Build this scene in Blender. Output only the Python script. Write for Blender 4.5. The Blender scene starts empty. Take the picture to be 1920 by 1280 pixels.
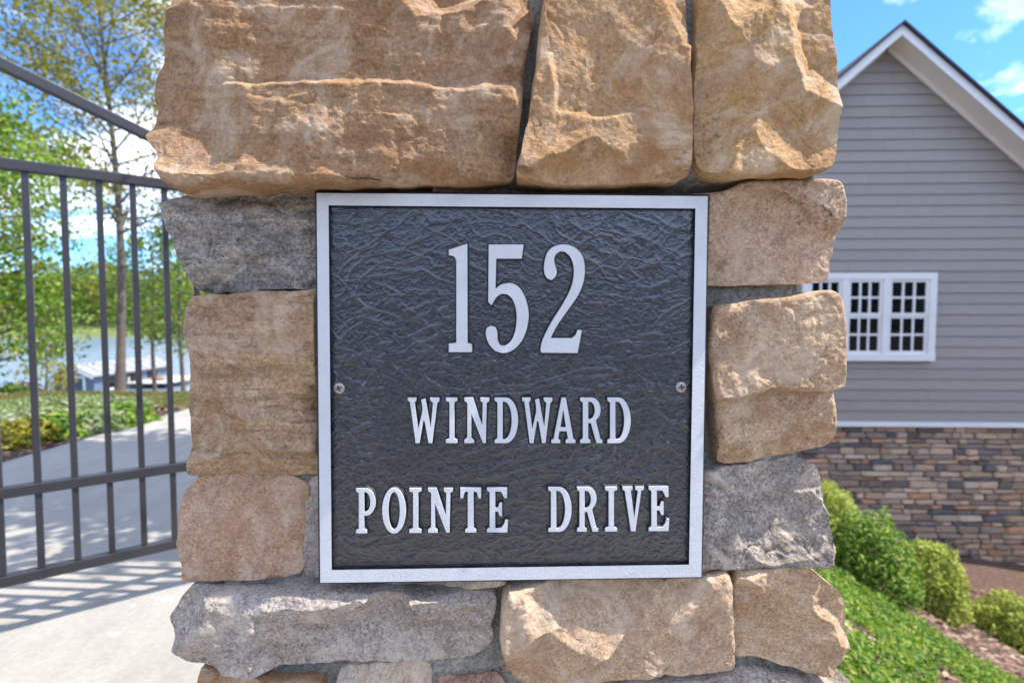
import bpy, math, random
import numpy as np
from mathutils import Vector, Matrix
from mathutils.geometry import tessellate_polygon

R = math.radians
scene = bpy.context.scene
COL = scene.collection

# ------------------------------------------------------------------ camera
FPX = 1000.0                     # focal length in pixels of a 1920 px wide frame
PITCH = R(2.75)                  # looking slightly down
CAM_H = 1.03
cam_d = bpy.data.cameras.new('camera')
cam = bpy.data.objects.new('camera', cam_d)
COL.objects.link(cam)
cam.location = (0, 0, CAM_H)
cam.rotation_euler = (R(90) - PITCH, 0, 0)
cam_d.sensor_width = 36.0
cam_d.lens = 36.0 * FPX / 1920.0
cam_d.clip_start = 0.02
cam_d.clip_end = 3000
cam_d.dof.use_dof = True
cam_d.dof.focus_distance = 0.56
cam_d.dof.aperture_fstop = 5.4
scene.camera = cam

# ------------------------------------------------------------------ light
SUN_EL, SUN_FRONT = R(57), R(4.0)            # high sun from the right, a touch in front
sun_dir = Vector((math.cos(SUN_EL) * math.cos(SUN_FRONT), -math.cos(SUN_EL) * math.sin(SUN_FRONT), math.sin(SUN_EL)))
sun_d = bpy.data.lights.new('sun', 'SUN')
sun_d.energy = 2.4
sun_d.angle = R(0.55)
sun_d.color = (1.0, 0.955, 0.88)
sun = bpy.data.objects.new('sun', sun_d)
COL.objects.link(sun)
sun.rotation_euler = (-sun_dir).to_track_quat('-Z', 'Y').to_euler()
sun.location = (30, -5, 50)

world = bpy.data.worlds.new('World')
scene.world = world
world.use_nodes = True
wn, wl = world.node_tree.nodes, world.node_tree.links
wn.clear()
w_out = wn.new('ShaderNodeOutputWorld')
w_bg = wn.new('ShaderNodeBackground')
w_bg.inputs['Strength'].default_value = 0.118
w_sky = wn.new('ShaderNodeTexSky')
w_sky.sky_type = 'NISHITA'
w_sky.sun_disc = False
w_sky.sun_elevation = SUN_EL
w_sky.sun_rotation = math.atan2(sun_dir.x, sun_dir.y)
w_sky.air_density = 1.0
w_sky.altitude = 1500
w_sky.dust_density = 0.0
w_sky.ozone_density = 5.0
w_tc = wn.new('ShaderNodeTexCoord')
w_sep = wn.new('ShaderNodeSeparateXYZ')
wl.new(w_tc.outputs['Generated'], w_sep.inputs[0])
def wmath(op, a, b):
    n = wn.new('ShaderNodeMath'); n.operation = op
    for i, v in enumerate((a, b)):
        if isinstance(v, (int, float)): n.inputs[i].default_value = v
        else: wl.new(v, n.inputs[i])
    return n.outputs[0]
den = wmath('ADD', wmath('ABSOLUTE', w_sep.outputs[2], 0), 0.22)
w_cmb = wn.new('ShaderNodeCombineXYZ')
wl.new(wmath('DIVIDE', w_sep.outputs[0], den), w_cmb.inputs[0])
wl.new(wmath('DIVIDE', w_sep.outputs[1], den), w_cmb.inputs[1])
w_map = wn.new('ShaderNodeMapping')
w_map.inputs['Location'].default_value = (3.1, 0.9, 0.0)
w_map.inputs['Scale'].default_value = (1.0, 1.25, 1.0)
wl.new(w_cmb.outputs[0], w_map.inputs[0])
w_no = wn.new('ShaderNodeTexNoise')
w_no.inputs['Scale'].default_value = 1.5
w_no.inputs['Detail'].default_value = 9
w_no.inputs['Roughness'].default_value = 0.56
w_no.inputs['Distortion'].default_value = 0.35
wl.new(w_map.outputs[0], w_no.inputs['Vector'])
w_rmp = wn.new('ShaderNodeValToRGB')
w_rmp.color_ramp.elements[0].position = 0.46
w_rmp.color_ramp.elements[1].position = 0.66
wl.new(w_no.outputs['Fac'], w_rmp.inputs[0])
w_mix = wn.new('ShaderNodeMixRGB')
w_mix.inputs[2].default_value = (8.6, 8.7, 8.9, 1)
wl.new(w_rmp.outputs[0], w_mix.inputs[0])
w_tint = wn.new('ShaderNodeMixRGB'); w_tint.blend_type = 'MULTIPLY'; w_tint.inputs[0].default_value = 1.0
w_tint.inputs[2].default_value = (0.46, 0.70, 0.96, 1)
wl.new(w_sky.outputs[0], w_tint.inputs[1])
wl.new(w_tint.outputs[0], w_mix.inputs[1])
wl.new(w_mix.outputs[0], w_bg.inputs[0])
wl.new(w_bg.outputs[0], w_out.inputs[0])

vs = scene.view_settings
vs.view_transform = 'Standard'
vs.look = 'None'
vs.gamma = 1.0
vs.use_curve_mapping = False
vs.exposure = 1.82
scene.render.engine = 'CYCLES'
scene.cycles.use_denoising = True
try:
    scene.cycles.denoiser = 'OPENIMAGEDENOISE'
    scene.cycles.denoising_prefilter = 'ACCURATE'
except Exception:
    pass
scene.cycles.max_bounces = 8
scene.cycles.transparent_max_bounces = 8

# ------------------------------------------------------------------ geometry of the view
_fwd = Vector((0, math.cos(PITCH), -math.sin(PITCH)))
_up = Vector((0, math.sin(PITCH), math.cos(PITCH)))
_rt = Vector((1, 0, 0))
CAM = Vector((0, 0, CAM_H))
def ray(u, v):
    return _fwd + _rt * ((u - 960) / FPX) - _up * ((v - 640) / FPX)
def at_y(u, v, y):
    d = ray(u, v)
    return CAM + d * (y / d.y)

# the pillar's front plane (where the plaque is fixed): its right edge is a little farther away
YAW = R(1.9)
P0 = at_y(960, 725, 0.560)
T = Vector((math.cos(YAW), math.sin(YAW), 0))
N = Vector((math.sin(YAW), -math.cos(YAW), 0))
def face(u, v, d=0.0):
    """photo direction -> (sideways, height) on the pillar's face, d metres in front of it"""
    r = ray(u, v)
    o = Vector((P0.x, P0.y, 0)) + N * d
    t = (o - CAM).dot(N) / r.dot(N)
    p = CAM + r * t
    return ((p - o).dot(T), p.z)

# ------------------------------------------------------------------ numpy noise
def _hash(ix, iy, iz, seed):
    h = (ix.astype(np.int64) * 374761393 + iy.astype(np.int64) * 668265263 + iz.astype(np.int64) * 2147483647 + seed * 1274126177) & 0xffffffff
    h = ((h ^ (h >> 13)) * 1274126177) & 0xffffffff
    h = ((h ^ (h >> 16)) * 2246822519) & 0xffffffff
    return ((h ^ (h >> 15)) & 0xffffff) / float(0xffffff) * 2 - 1
def vnoise(P, seed=0):
    P = np.asarray(P, dtype=np.float64)
    i = np.floor(P).astype(np.int64)
    f = P - i
    w = f * f * f * (f * (f * 6 - 15) + 10)
    out = np.zeros(len(P))
    for a in (0, 1):
        wx = w[:, 0] if a else 1 - w[:, 0]
        for b in (0, 1):
            wy = w[:, 1] if b else 1 - w[:, 1]
            for c in (0, 1):
                wz = w[:, 2] if c else 1 - w[:, 2]
                out += wx * wy * wz * _hash(i[:, 0] + a, i[:, 1] + b, i[:, 2] + c, seed)
    return out
def fbm(P, octv=4, seed=0, gain=0.5):
    P = np.asarray(P, dtype=np.float64)
    s = np.zeros(len(P)); amp = 1.0; tot = 0
    for k in range(octv):
        s += amp * vnoise(P * (2.03 ** k) + k * 17.3, seed + k * 7)
        tot += amp; amp *= gain
    return s / tot

# ------------------------------------------------------------------ object helpers
def tag(o, label=None, category=None, group=None, kind=None):
    if label: o['label'] = label
    if category: o['category'] = category
    if group: o['group'] = group
    if kind: o['kind'] = kind
    return o
def mesh_obj(name, verts, faces, mats, parent=None, smooth=False, fmat=None):
    me = bpy.data.meshes.new(name)
    me.from_pydata([tuple(v) for v in verts], [], faces)
    for m in (mats if isinstance(mats, (list, tuple)) else [mats]):
        me.materials.append(m)
    if fmat is not None:
        me.polygons.foreach_set('material_index', fmat)
    if smooth:
        me.polygons.foreach_set('use_smooth', [True] * len(me.polygons))
    me.update()
    o = bpy.data.objects.new(name, me)
    COL.objects.link(o)
    if parent: o.parent = parent
    return o
def np_mesh(name, verts, quads=None, tris=None, mat=None, parent=None, smooth=True):
    """fast mesh from numpy arrays"""
    me = bpy.data.meshes.new(name)
    verts = np.asarray(verts, dtype=np.float32)
    me.vertices.add(len(verts)); me.vertices.foreach_set('co', verts.ravel())
    loops = []; starts = []; totals = []; pos = 0
    for arr, k in ((quads, 4), (tris, 3)):
        if arr is None or len(arr) == 0: continue
        arr = np.asarray(arr, dtype=np.int32)
        loops.append(arr.ravel()); n = len(arr)
        starts.append(pos + np.arange(n) * k); totals.append(np.full(n, k)); pos += n * k
    loops = np.concatenate(loops).astype(np.int32)
    starts = np.concatenate(starts).astype(np.int32); totals = np.concatenate(totals).astype(np.int32)
    me.loops.add(len(loops)); me.loops.foreach_set('vertex_index', loops)
    me.polygons.add(len(starts)); me.polygons.foreach_set('loop_start', starts); me.polygons.foreach_set('loop_total', totals)
    me.polygons.foreach_set('use_smooth', np.full(len(starts), smooth))
    if mat: me.materials.append(mat)
    me.update(calc_edges=True); me.validate()
    o = bpy.data.objects.new(name, me); COL.objects.link(o)
    if parent: o.parent = parent
    return o
def empty(name, loc, rz=0.0):
    o = bpy.data.objects.new(name, None)
    o.empty_display_size = 0.1
    o.location = loc; o.rotation_euler = (0, 0, rz)
    COL.objects.link(o)
    return o
class MB:
    """collects boxes, prisms and tubes into one mesh"""
    def __init__(self): self.v = []; self.f = []
    def add(self, vs, fs):
        b = len(self.v); self.v += [tuple(x) for x in vs]; self.f += [tuple(i + b for i in f) for f in fs]
        return self
    def box(self, x0, x1, y0, y1, z0, z1):
        vs = [(x, y, z) for z in (z0, z1) for y in (y0, y1) for x in (x0, x1)]
        return self.add(vs, [(0, 2, 3, 1), (4, 5, 7, 6), (0, 1, 5, 4), (2, 6, 7, 3), (0, 4, 6, 2), (1, 3, 7, 5)])
    def bar(self, a, b, w, h, up=(0, 0, 1)):
        a, b = Vector(a), Vector(b); d = (b - a).normalized()
        s = d.cross(Vector(up)).normalized(); u = s.cross(d).normalized()
        vs = [p + s * (i * w / 2) + u * (j * h / 2) for p in (a, b) for i, j in ((-1, -1), (1, -1), (1, 1), (-1, 1))]
        return self.add(vs, [(3, 2, 1, 0), (4, 5, 6, 7), (0, 1, 5, 4), (1, 2, 6, 5), (2, 3, 7, 6), (3, 0, 4, 7)])
    def prism(self, pts, off):
        n = len(pts); off = Vector(off)
        vs = [Vector(p) for p in pts] + [Vector(p) + off for p in pts]
        fs = [tuple(range(n - 1, -1, -1)), tuple(range(n, 2 * n))] + [(i, (i + 1) % n, n + (i + 1) % n, n + i) for i in range(n)]
        return self.add(vs, fs)
    def tube(self, pts, radii, n=8):
        b = len(self.v); pts = [Vector(p) for p in pts]
        for i, p in enumerate(pts):
            d = (pts[min(i + 1, len(pts) - 1)] - pts[max(i - 1, 0)]).normalized()
            s = d.cross(Vector((0.31, 0.17, 0.93)))
            if s.length < 1e-3: s = d.cross(Vector((1, 0, 0)))
            s.normalize(); u = s.cross(d)
            for k in range(n):
                a = 2 * math.pi * k / n
                self.v.append(tuple(p + (s * math.cos(a) + u * math.sin(a)) * radii[i]))
        for i in range(len(pts) - 1):
            for k in range(n):
                self.f.append((b + i * n + k, b + i * n + (k + 1) % n, b + (i + 1) * n + (k + 1) % n, b + (i + 1) * n + k))
        self.f.append(tuple(b + (len(pts) - 1) * n + k for k in range(n)))
        return self
    def build(self, name, mat, parent=None, smooth=False, bevel=0.0):
        o = mesh_obj(name, self.v, self.f, mat, parent, smooth)
        if bevel:
            m = o.modifiers.new('bevel', 'BEVEL'); m.width = bevel; m.segments = 2; m.limit_method = 'ANGLE'
        return o

# ------------------------------------------------------------------ materials
def new_mat(name):
    m = bpy.data.materials.new(name); m.use_nodes = True
    nt = m.node_tree; nt.nodes.clear()
    out = nt.nodes.new('ShaderNodeOutputMaterial')
    bs = nt.nodes.new('ShaderNodeBsdfPrincipled')
    nt.links.new(bs.outputs[0], out.inputs[0])
    return m, nt, bs, out
class NT:
    """small node-graph helper"""
    def __init__(self, nt): self.nt = nt; self.n = nt.nodes; self.l = nt.links
    def node(self, t, **kw):
        n = self.n.new(t)
        for k, v in kw.items(): setattr(n, k, v)
        return n
    def put(self, sock, v):
        if isinstance(v, (int, float)): sock.default_value = v
        elif isinstance(v, (tuple, list)): sock.default_value = tuple(v) + ((1,) if len(v) == 3 and sock.type == 'RGBA' else ())
        else: self.l.new(v, sock)
    def coord(self, kind='Object', scale=(1, 1, 1), loc=(0, 0, 0), rot=(0, 0, 0)):
        tc = self.node('ShaderNodeTexCoord'); mp = self.node('ShaderNodeMapping')
        mp.inputs['Scale'].default_value = scale; mp.inputs['Location'].default_value = loc; mp.inputs['Rotation'].default_value = rot
        self.l.new(tc.outputs[kind], mp.inputs[0])
        return mp.outputs[0]
    def noise(self, vec, scale, detail=4, rough=0.5, dist=0.0, ntype=None):
        n = self.node('ShaderNodeTexNoise')
        if ntype: n.noise_type = ntype
        self.put(n.inputs['Vector'], vec); n.inputs['Scale'].default_value = scale; n.inputs['Detail'].default_value = detail
        n.inputs['Roughness'].default_value = rough; n.inputs['Distortion'].default_value = dist
        return n.outputs['Fac']
    def voro(self, vec, scale, feature='F1', out='Distance'):
        n = self.node('ShaderNodeTexVoronoi', feature=feature)
        self.put(n.inputs['Vector'], vec); n.inputs['Scale'].default_value = scale
        return n.outputs[out]
    def ramp(self, fac, stops, interp='LINEAR'):
        n = self.node('ShaderNodeValToRGB'); cr = n.color_ramp; cr.interpolation = interp
        while len(cr.elements) < len(stops): cr.elements.new(0.5)
        for e, (p, c) in zip(cr.elements, stops):
            e.position = p; e.color = (c, c, c, 1) if isinstance(c, (int, float)) else tuple(c) + (1,)
        self.put(n.inputs[0], fac)
        return n.outputs[0]
    def mix(self, fac, a, b, mode='MIX'):
        n = self.node('ShaderNodeMixRGB', blend_type=mode)
        self.put(n.inputs[0], fac); self.put(n.inputs[1], a); self.put(n.inputs[2], b)
        return n.outputs[0]
    def math(self, op, a, b=0.0):
        n = self.node('ShaderNodeMath', operation=op); self.put(n.inputs[0], a); self.put(n.inputs[1], b)
        return n.outputs[0]
    def bump(self, h, strength, dist, prev=None):
        n = self.node('ShaderNodeBump'); n.inputs['Strength'].default_value = strength; n.inputs['Distance'].default_value = dist
        self.put(n.inputs['Height'], h)
        if prev is not None: self.l.new(prev, n.inputs['Normal'])
        return n.outputs[0]

def stone_mat(name, ca, cb, cc, seed=0.0, streak=0.25, speck=0.5, pit=0.3, stain=0.0, ochre=0.25, sat=1.06, stain_col=(0.05, 0.05, 0.055), rot=(0, 0, 0)):
    m, nt, bs, out = new_mat(name); g = NT(nt)
    co = g.coord('Object', loc=(seed * 3.7, seed * 1.9, seed * 5.3), rot=rot)
    st = g.coord('Object', scale=(4, 4, 46), loc=(seed, seed * 2, seed * 7), rot=rot)
    blotch = g.ramp(g.noise(co, 11, 7, 0.6, 0.6), [(0.40, 0.0), (0.60, 1.0)])
    col = g.mix(blotch, ca, cb)
    blot2 = g.ramp(g.noise(co, 34, 8, 0.68, 0.3), [(0.42, 0.0), (0.62, 1.0)])
    col = g.mix(g.math('MULTIPLY', blot2, 0.6), col, cc)
    sn = g.noise(st, 1.6, 6, 0.6, 0.5)
    col = g.mix(streak, col, g.mix(1.0, col, g.ramp(sn, [(0.3, 0.45), (0.55, 1.0), (0.75, 1.45)]), 'MULTIPLY'))
    mot = g.ramp(g.noise(co, 70, 7, 0.72, 0.4), [(0.40, 0.0), (0.62, 1.0)])
    col = g.mix(g.math('MULTIPLY', mot, 0.6), col, cb)
    och = g.ramp(g.noise(co, 7, 6, 0.65, 0.8), [(0.50, 0.0), (0.72, 1.0)])
    col = g.mix(g.math('MULTIPLY', och, ochre), col, (0.42, 0.26, 0.12))
    sp = g.noise(co, 330, 3, 0.7)
    speck = speck * 0.56
    col = g.mix(1.0, col, g.ramp(sp, [(0.32, max(0.12, 1.0 - 0.95 * speck)), (0.5, 1.0), (0.68, 1.0 + 0.8 * speck)]), 'MULTIPLY')
    sp2 = g.noise(co, 120, 4, 0.7)
    col = g.mix(1.0, col, g.ramp(sp2, [(0.32, 1.0 - 0.5 * speck), (0.5, 1.0), (0.7, 1.0 + 0.5 * speck)]), 'MULTIPLY')
    pits = g.ramp(g.voro(co, 95), [(0.0, 0.25), (0.035, 1.0)])
    col = g.mix(pit, col, g.mix(1.0, col, pits, 'MULTIPLY'))
    if stain:
        sm = g.ramp(g.noise(co, 13, 8, 0.7, 0.6), [(0.48, 0.0), (0.72, 1.0)])
        col = g.mix(g.math('MULTIPLY', sm, stain), col, stain_col)
    fl = g.ramp(g.noise(g.coord('Object', scale=(30, 30, 150), loc=(seed * 9.1, 0, seed * 3.3), rot=rot), 1.0, 6, 0.7, 0.6), [(0.54, 0.0), (0.64, 1.0)])
    fl = g.math('MULTIPLY', fl, g.ramp(g.noise(co, 10, 5, 0.6, 0.6), [(0.35, 0.15), (0.65, 1.0)]))
    col = g.mix(g.math('MULTIPLY', fl, min(0.85, streak)), col, g.mix(1.0, cb, (0.34, 0.32, 0.30), 'MULTIPLY'))
    lm = g.math('MULTIPLY', g.ramp(g.noise(co, 14, 5, 0.6, 0.5), [(0.5, 0.0), (0.68, 1.0)]), g.ramp(g.noise(co, 210, 4, 0.75), [(0.52, 0.0), (0.62, 1.0)]))
    col = g.mix(g.math('MULTIPLY', lm, 0.75), col, (0.055, 0.05, 0.045))
    crm = g.ramp(g.noise(co, 16, 7, 0.7, 0.9), [(0.50, 0.0), (0.66, 1.0)])
    col = g.mix(g.math('MULTIPLY', crm, 0.75), col, (0.56, 0.47, 0.37))
    rus = g.ramp(g.noise(g.coord('Object', loc=(seed * 4.4, seed, -seed * 2.2)), 13, 7, 0.7, 1.2), [(0.50, 0.0), (0.64, 1.0)])
    col = g.mix(g.math('MULTIPLY', rus, ochre * 1.6), col, (0.25, 0.135, 0.075))
    crk = g.noise(g.coord('Object', scale=(0.8, 1, 1.25), loc=(seed * 2.1, 0, seed)), 9, 9, 0.62, 0.7, 'RIDGED_MULTIFRACTAL')
    crkm = g.ramp(crk, [(0.80, 0.0), (0.93, 1.0)])
    col = g.mix(g.math('MULTIPLY', crkm, 0.55), col, (0.10, 0.07, 0.045))
    hs = g.node('ShaderNodeHueSaturation'); hs.inputs['Saturation'].default_value = sat
    g.put(hs.inputs['Color'], g.mix(1.0, col, (1.24, 1.16, 1.08), 'MULTIPLY')); col = hs.outputs[0]
    g.put(bs.inputs['Base Color'], col)
    bs.inputs['Roughness'].default_value = 0.88
    bs.inputs['Specular IOR Level'].default_value = 0.25
    b1 = g.bump(g.noise(co, 75, 10, 0.7, 0.2), 1.0, 0.0065)
    b2 = g.bump(sn, 0.25 + streak * 0.9, 0.0035, b1)
    b3 = g.bump(sp, 0.6, 0.0011, b2)
    b4 = g.bump(g.math('MULTIPLY', crkm, -1.0), 0.8, 0.004, b3)
    g.put(bs.inputs['Normal'], b4)
    return m
def plain(name, col, rough=0.6, var=0.12, scale=6.0, bump=0.0, bscale=60, metal=0.0, spec=0.4, kind='Object'):
    m, nt, bs, out = new_mat(name); g = NT(nt)
    co = g.coord(kind)
    n = g.noise(co, scale, 6, 0.6)
    c = g.mix(1.0, col, g.ramp(n, [(0.25, 1 - var), (0.75, 1 + var)]), 'MULTIPLY')
    g.put(bs.inputs['Base Color'], c)
    bs.inputs['Roughness'].default_value = rough; bs.inputs['Metallic'].default_value = metal
    bs.inputs['Specular IOR Level'].default_value = spec
    if bump:
        g.put(bs.inputs['Normal'], g.bump(g.noise(co, bscale, 6, 0.65), bump, 0.01))
    return m
def leaf_mat(name, stops, trans=0.35, rough=0.5):
    m, nt, bs, out = new_mat(name); g = NT(nt)
    geo = g.node('ShaderNodeNewGeometry')
    col = g.ramp(geo.outputs['Random Per Island'], stops)
    g.put(bs.inputs['Base Color'], col); bs.inputs['Roughness'].default_value = rough
    bs.inputs['Specular IOR Level'].default_value = 0.3
    tr = g.node('ShaderNodeBsdfTranslucent')
    g.put(tr.inputs[0], g.mix(1.0, col, (1.35, 1.3, 0.6), 'MULTIPLY'))
    mx = g.node('ShaderNodeMixShader'); mx.inputs[0].default_value = trans
    nt.links.new(bs.outputs[0], mx.inputs[1]); nt.links.new(tr.outputs[0], mx.inputs[2])
    nt.links.new(mx.outputs[0], out.inputs[0])
    return m

# ------------------------------------------------------------------ terrain
LAKE_Z = -5.3
def sstep(a, b, x):
    t = np.clip((x - a) / (b - a), 0, 1); return t * t * (3 - 2 * t)
def ground_h(x, y):
    x = np.asarray(x, dtype=float); y = np.asarray(y, dtype=float)
    right = (-0.53 * np.clip(x - 0.72, 0, 5.0) - 0.12 * np.clip(x - 5.72, 0, 6)) * sstep(0.3, 1.5, y)
    drop = -0.185 * np.clip(y - 7.0, 0, 33.0) * (1 - sstep(0.5, 3.0, x)) - 0.02 * np.clip(y - 14, 0, 30) * sstep(0.5, 3.0, x)
    deep = -2.6 * sstep(25, 45, y) * sstep(0.5, 3.0, x)
    shore = 9.5 * sstep(150, 215, y)
    return right + drop + deep + shore
def gh(x, y): return float(ground_h(np.array([x]), np.array([y]))[0])
def on_ground(u, v):
    d = ray(u, v); t = 0.3
    for _ in range(4000):
        p = CAM + d * t
        if p.z <= gh(p.x, p.y): break
        t *= 1.004
    return Vector((p.x, p.y, gh(p.x, p.y)))

def sheet(name, xs, ys, mat, lift=0.0, hfun=ground_h, rough=0.0, seed=1, fscale=1.5):
    X, Y = np.meshgrid(xs, ys); x, y = X.ravel(), Y.ravel()
    z = hfun(x, y) + lift
    if rough:
        z = z + rough * fbm(np.stack([x * fscale, y * fscale, 0 * x], 1), 4, seed)
    nx, ny = len(xs), len(ys)
    i = np.arange((nx - 1) * (ny - 1)); r, c = i // (nx - 1), i % (nx - 1)
    a = r * nx + c
    return np_mesh(name, np.stack([x, y, z], 1), quads=np.stack([a, a + 1, a + nx + 1, a + nx], 1), mat=mat)

m_soil, nt, bs, _o = new_mat('mulch_soil'); g = NT(nt)
co = g.coord('Object')
chip = g.voro(g.coord('Object', scale=(1, 2.2, 1)), 26, 'F1', 'Color')
c = g.ramp(g.noise(co, 22, 8, 0.7), [(0.3, (0.05, 0.026, 0.018)), (0.5, (0.13, 0.07, 0.045)), (0.72, (0.24, 0.15, 0.10))])
c = g.mix(0.35, c, g.mix(1.0, c, chip, 'MULTIPLY'))
g.put(bs.inputs['Base Color'], c); bs.inputs['Roughness'].default_value = 0.95
g.put(bs.inputs['Normal'], g.bump(g.noise(co, 30, 8, 0.75), 0.9, 0.03))
gx = np.unique(np.concatenate([np.linspace(-900, -60, 15), np.linspace(-60, -10, 26), np.linspace(-10, 10, 101), np.linspace(10, 60, 26), np.linspace(60, 900, 15)]))
gy = np.unique(np.concatenate([np.linspace(-300, -10, 12), np.linspace(-10, 12, 111), np.linspace(12, 60, 49), np.linspace(60, 240, 46), np.linspace(240, 1500, 12)]))
tag(sheet('ground', gx, gy, m_soil, -0.012, rough=0.02), kind='structure')

m_conc, nt, bs, _o = new_mat('concrete'); g = NT(nt)
co = g.coord('Object')
c = g.mix(g.ramp(g.noise(co, 1.3, 6, 0.6, 0.4), [(0.3, 0.0), (0.7, 1.0)]), (0.29, 0.268, 0.228), (0.345, 0.322, 0.282))
c = g.mix(1.0, c, g.ramp(g.noise(co, 60, 5, 0.7), [(0.3, 0.88), (0.7, 1.10)]), 'MULTIPLY')
c = g.mix(1.0, c, g.ramp(g.noise(g.coord('Object', scale=(1, 0.25, 1)), 6, 7, 0.7, 0.5), [(0.32, 0.86), (0.55, 1.03)]), 'MULTIPLY')
g.put(bs.inputs['Base Color'], c); bs.inputs['Roughness'].default_value = 0.85
g.put(bs.inputs['Normal'], g.bump(g.noise(co, 180, 5, 0.7), 0.35, 0.004))
def conc_h(x, y): return ground_h(np.minimum(x, 0.7), y)
DRIVE_L = on_ground(0, 872).x
m_asph = plain('asphalt', (0.06, 0.06, 0.062), 0.85, 0.25, 8, 0.5, 120)
tag(sheet('driveway', np.linspace(DRIVE_L, 0.68, 30), np.linspace(-1.6, 15, 90), m_conc, 0.012, hfun=conc_h), kind='structure')
tag(sheet('bounce_pavement', np.linspace(0.681, 9, 20), np.linspace(-1.6, 0.3, 8), m_conc, 0.011, hfun=lambda x, y: 0 * x), kind='structure')  # unseen concrete strip, added to bounce sunlight up onto the pillar's face
tag(sheet('street', np.linspace(-30, 30, 40), np.linspace(-14, -1.6, 26), m_asph, 0.010, hfun=lambda x, y: 0 * x), kind='structure')
# apron edge of the slab, a real step along the bed
e = MB()
for k in range(33):
    y0, y1 = -1.6 + k * 0.5, -1.1 + k * 0.5
    z0, z1 = gh(-2, y0), gh(-2, y1)
    e.add([(DRIVE_L - .001, y0, z0 - .1), (DRIVE_L - .001, y1, z1 - .1), (DRIVE_L - .001, y1, z1 + .012), (DRIVE_L - .001, y0, z0 + .012)], [(0, 1, 2, 3)])
tag(e.build('driveway_edge', m_conc), kind='structure')

m_water, nt, bs, _o = new_mat('lake_water'); g = NT(nt)
co = g.coord('Object', scale=(0.35, 1.6, 1))
bs.inputs['Base Color'].default_value = (0.17, 0.23, 0.28, 1); bs.inputs['Roughness'].default_value = 0.2
bs.inputs['IOR'].default_value = 1.33
g.put(bs.inputs['Normal'], g.bump(g.noise(co, 1.2, 5, 0.6), 0.5, 0.25))
tag(mesh_obj('lake', [(-700, 32, LAKE_Z), (700, 32, LAKE_Z), (700, 175, LAKE_Z), (-700, 175, LAKE_Z)], [(0, 1, 2, 3)], m_water), kind='structure')

# ------------------------------------------------------------------ foliage
m_bark = plain('bark', (0.13, 0.105, 0.085), 0.9, 0.35, 5, 0.8, 14)
L_DARK = leaf_mat('leaf_dark', [(0.0, (0.022, 0.062, 0.010)), (0.5, (0.045, 0.115, 0.016)), (1.0, (0.09, 0.17, 0.025))])
L_BRIGHT = leaf_mat('leaf_bright', [(0.0, (0.15, 0.21, 0.025)), (0.5, (0.32, 0.38, 0.055)), (1.0, (0.50, 0.52, 0.14))])
L_OLIVE = leaf_mat('leaf_olive', [(0.0, (0.12, 0.14, 0.02)), (0.6, (0.26, 0.26, 0.04)), (0.92, (0.36, 0.31, 0.06)), (1.0, (0.36, 0.18, 0.04))])
L_MID = leaf_mat('leaf_mid', [(0.0, (0.05, 0.10, 0.016)), (0.5, (0.11, 0.19, 0.03)), (0.93, (0.20, 0.27, 0.05)), (1.0, (0.30, 0.16, 0.03))])
L_COVER = leaf_mat('leaf_cover', [(0.0, (0.035, 0.10, 0.010)), (0.5, (0.13, 0.25, 0.022)), (0.94, (0.32, 0.41, 0.065)), (1.0, (0.34, 0.24, 0.08))])
L_PALE = leaf_mat('leaf_pale', [(0.0, (0.13, 0.19, 0.07)), (0.7, (0.25, 0.31, 0.13)), (0.9, (0.33, 0.36, 0.22)), (1.0, (0.42, 0.35, 0.36))])
L_YELL = leaf_mat('leaf_yellow', [(0.0, (0.14, 0.14, 0.012)), (0.6, (0.26, 0.24, 0.025)), (1.0, (0.36, 0.33, 0.06))])
L_RUST = leaf_mat('leaf_rust', [(0.0, (0.16, 0.06, 0.025)), (0.6, (0.27, 0.12, 0.05)), (1.0, (0.33, 0.2, 0.09))])

def leaves(P, size, rng, normal=None, align=0.0, aspect=0.55, cup=0.25):
    """one folded leaf (two quads... as two triangles pairs) per point"""
    n = len(P)
    d = rng.normal(size=(n, 3)); d /= np.linalg.norm(d, axis=1, keepdims=True)
    nn = rng.normal(size=(n, 3)); nn /= np.linalg.norm(nn, axis=1, keepdims=True)
    if normal is not None:
        nn = nn * (1 - align) + normal * align
    nn += np.array([0, 0, 0.25]); nn /= np.linalg.norm(nn, axis=1, keepdims=True)
    s = np.cross(d, nn); s /= np.linalg.norm(s, axis=1, keepdims=True) + 1e-9
    d = np.cross(nn, s)
    L = (size * rng.uniform(0.65, 1.35, n))[:, None]; W = L * aspect * 0.5
    V = np.empty((n, 6, 3))
    V[:, 0] = P - d * L * 0.5
    V[:, 1] = P - d * L * 0.1 + s * W + nn * L * cup * 0.3
    V[:, 2] = P + d * L * 0.22 + s * W * 0.8 + nn * L * cup * 0.3
    V[:, 3] = P + d * L * 0.5
    V[:, 4] = P + d * L * 0.22 - s * W * 0.8 + nn * L * cup * 0.3
    V[:, 5] = P - d * L * 0.1 - s * W + nn * L * cup * 0.3
    b = (np.arange(n) * 6)[:, None]
    q = np.concatenate([b + np.array([[0, 1, 2, 3]]), b + np.array([[0, 3, 4, 5]])], 0)
    return V.reshape(-1, 3), q

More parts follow.
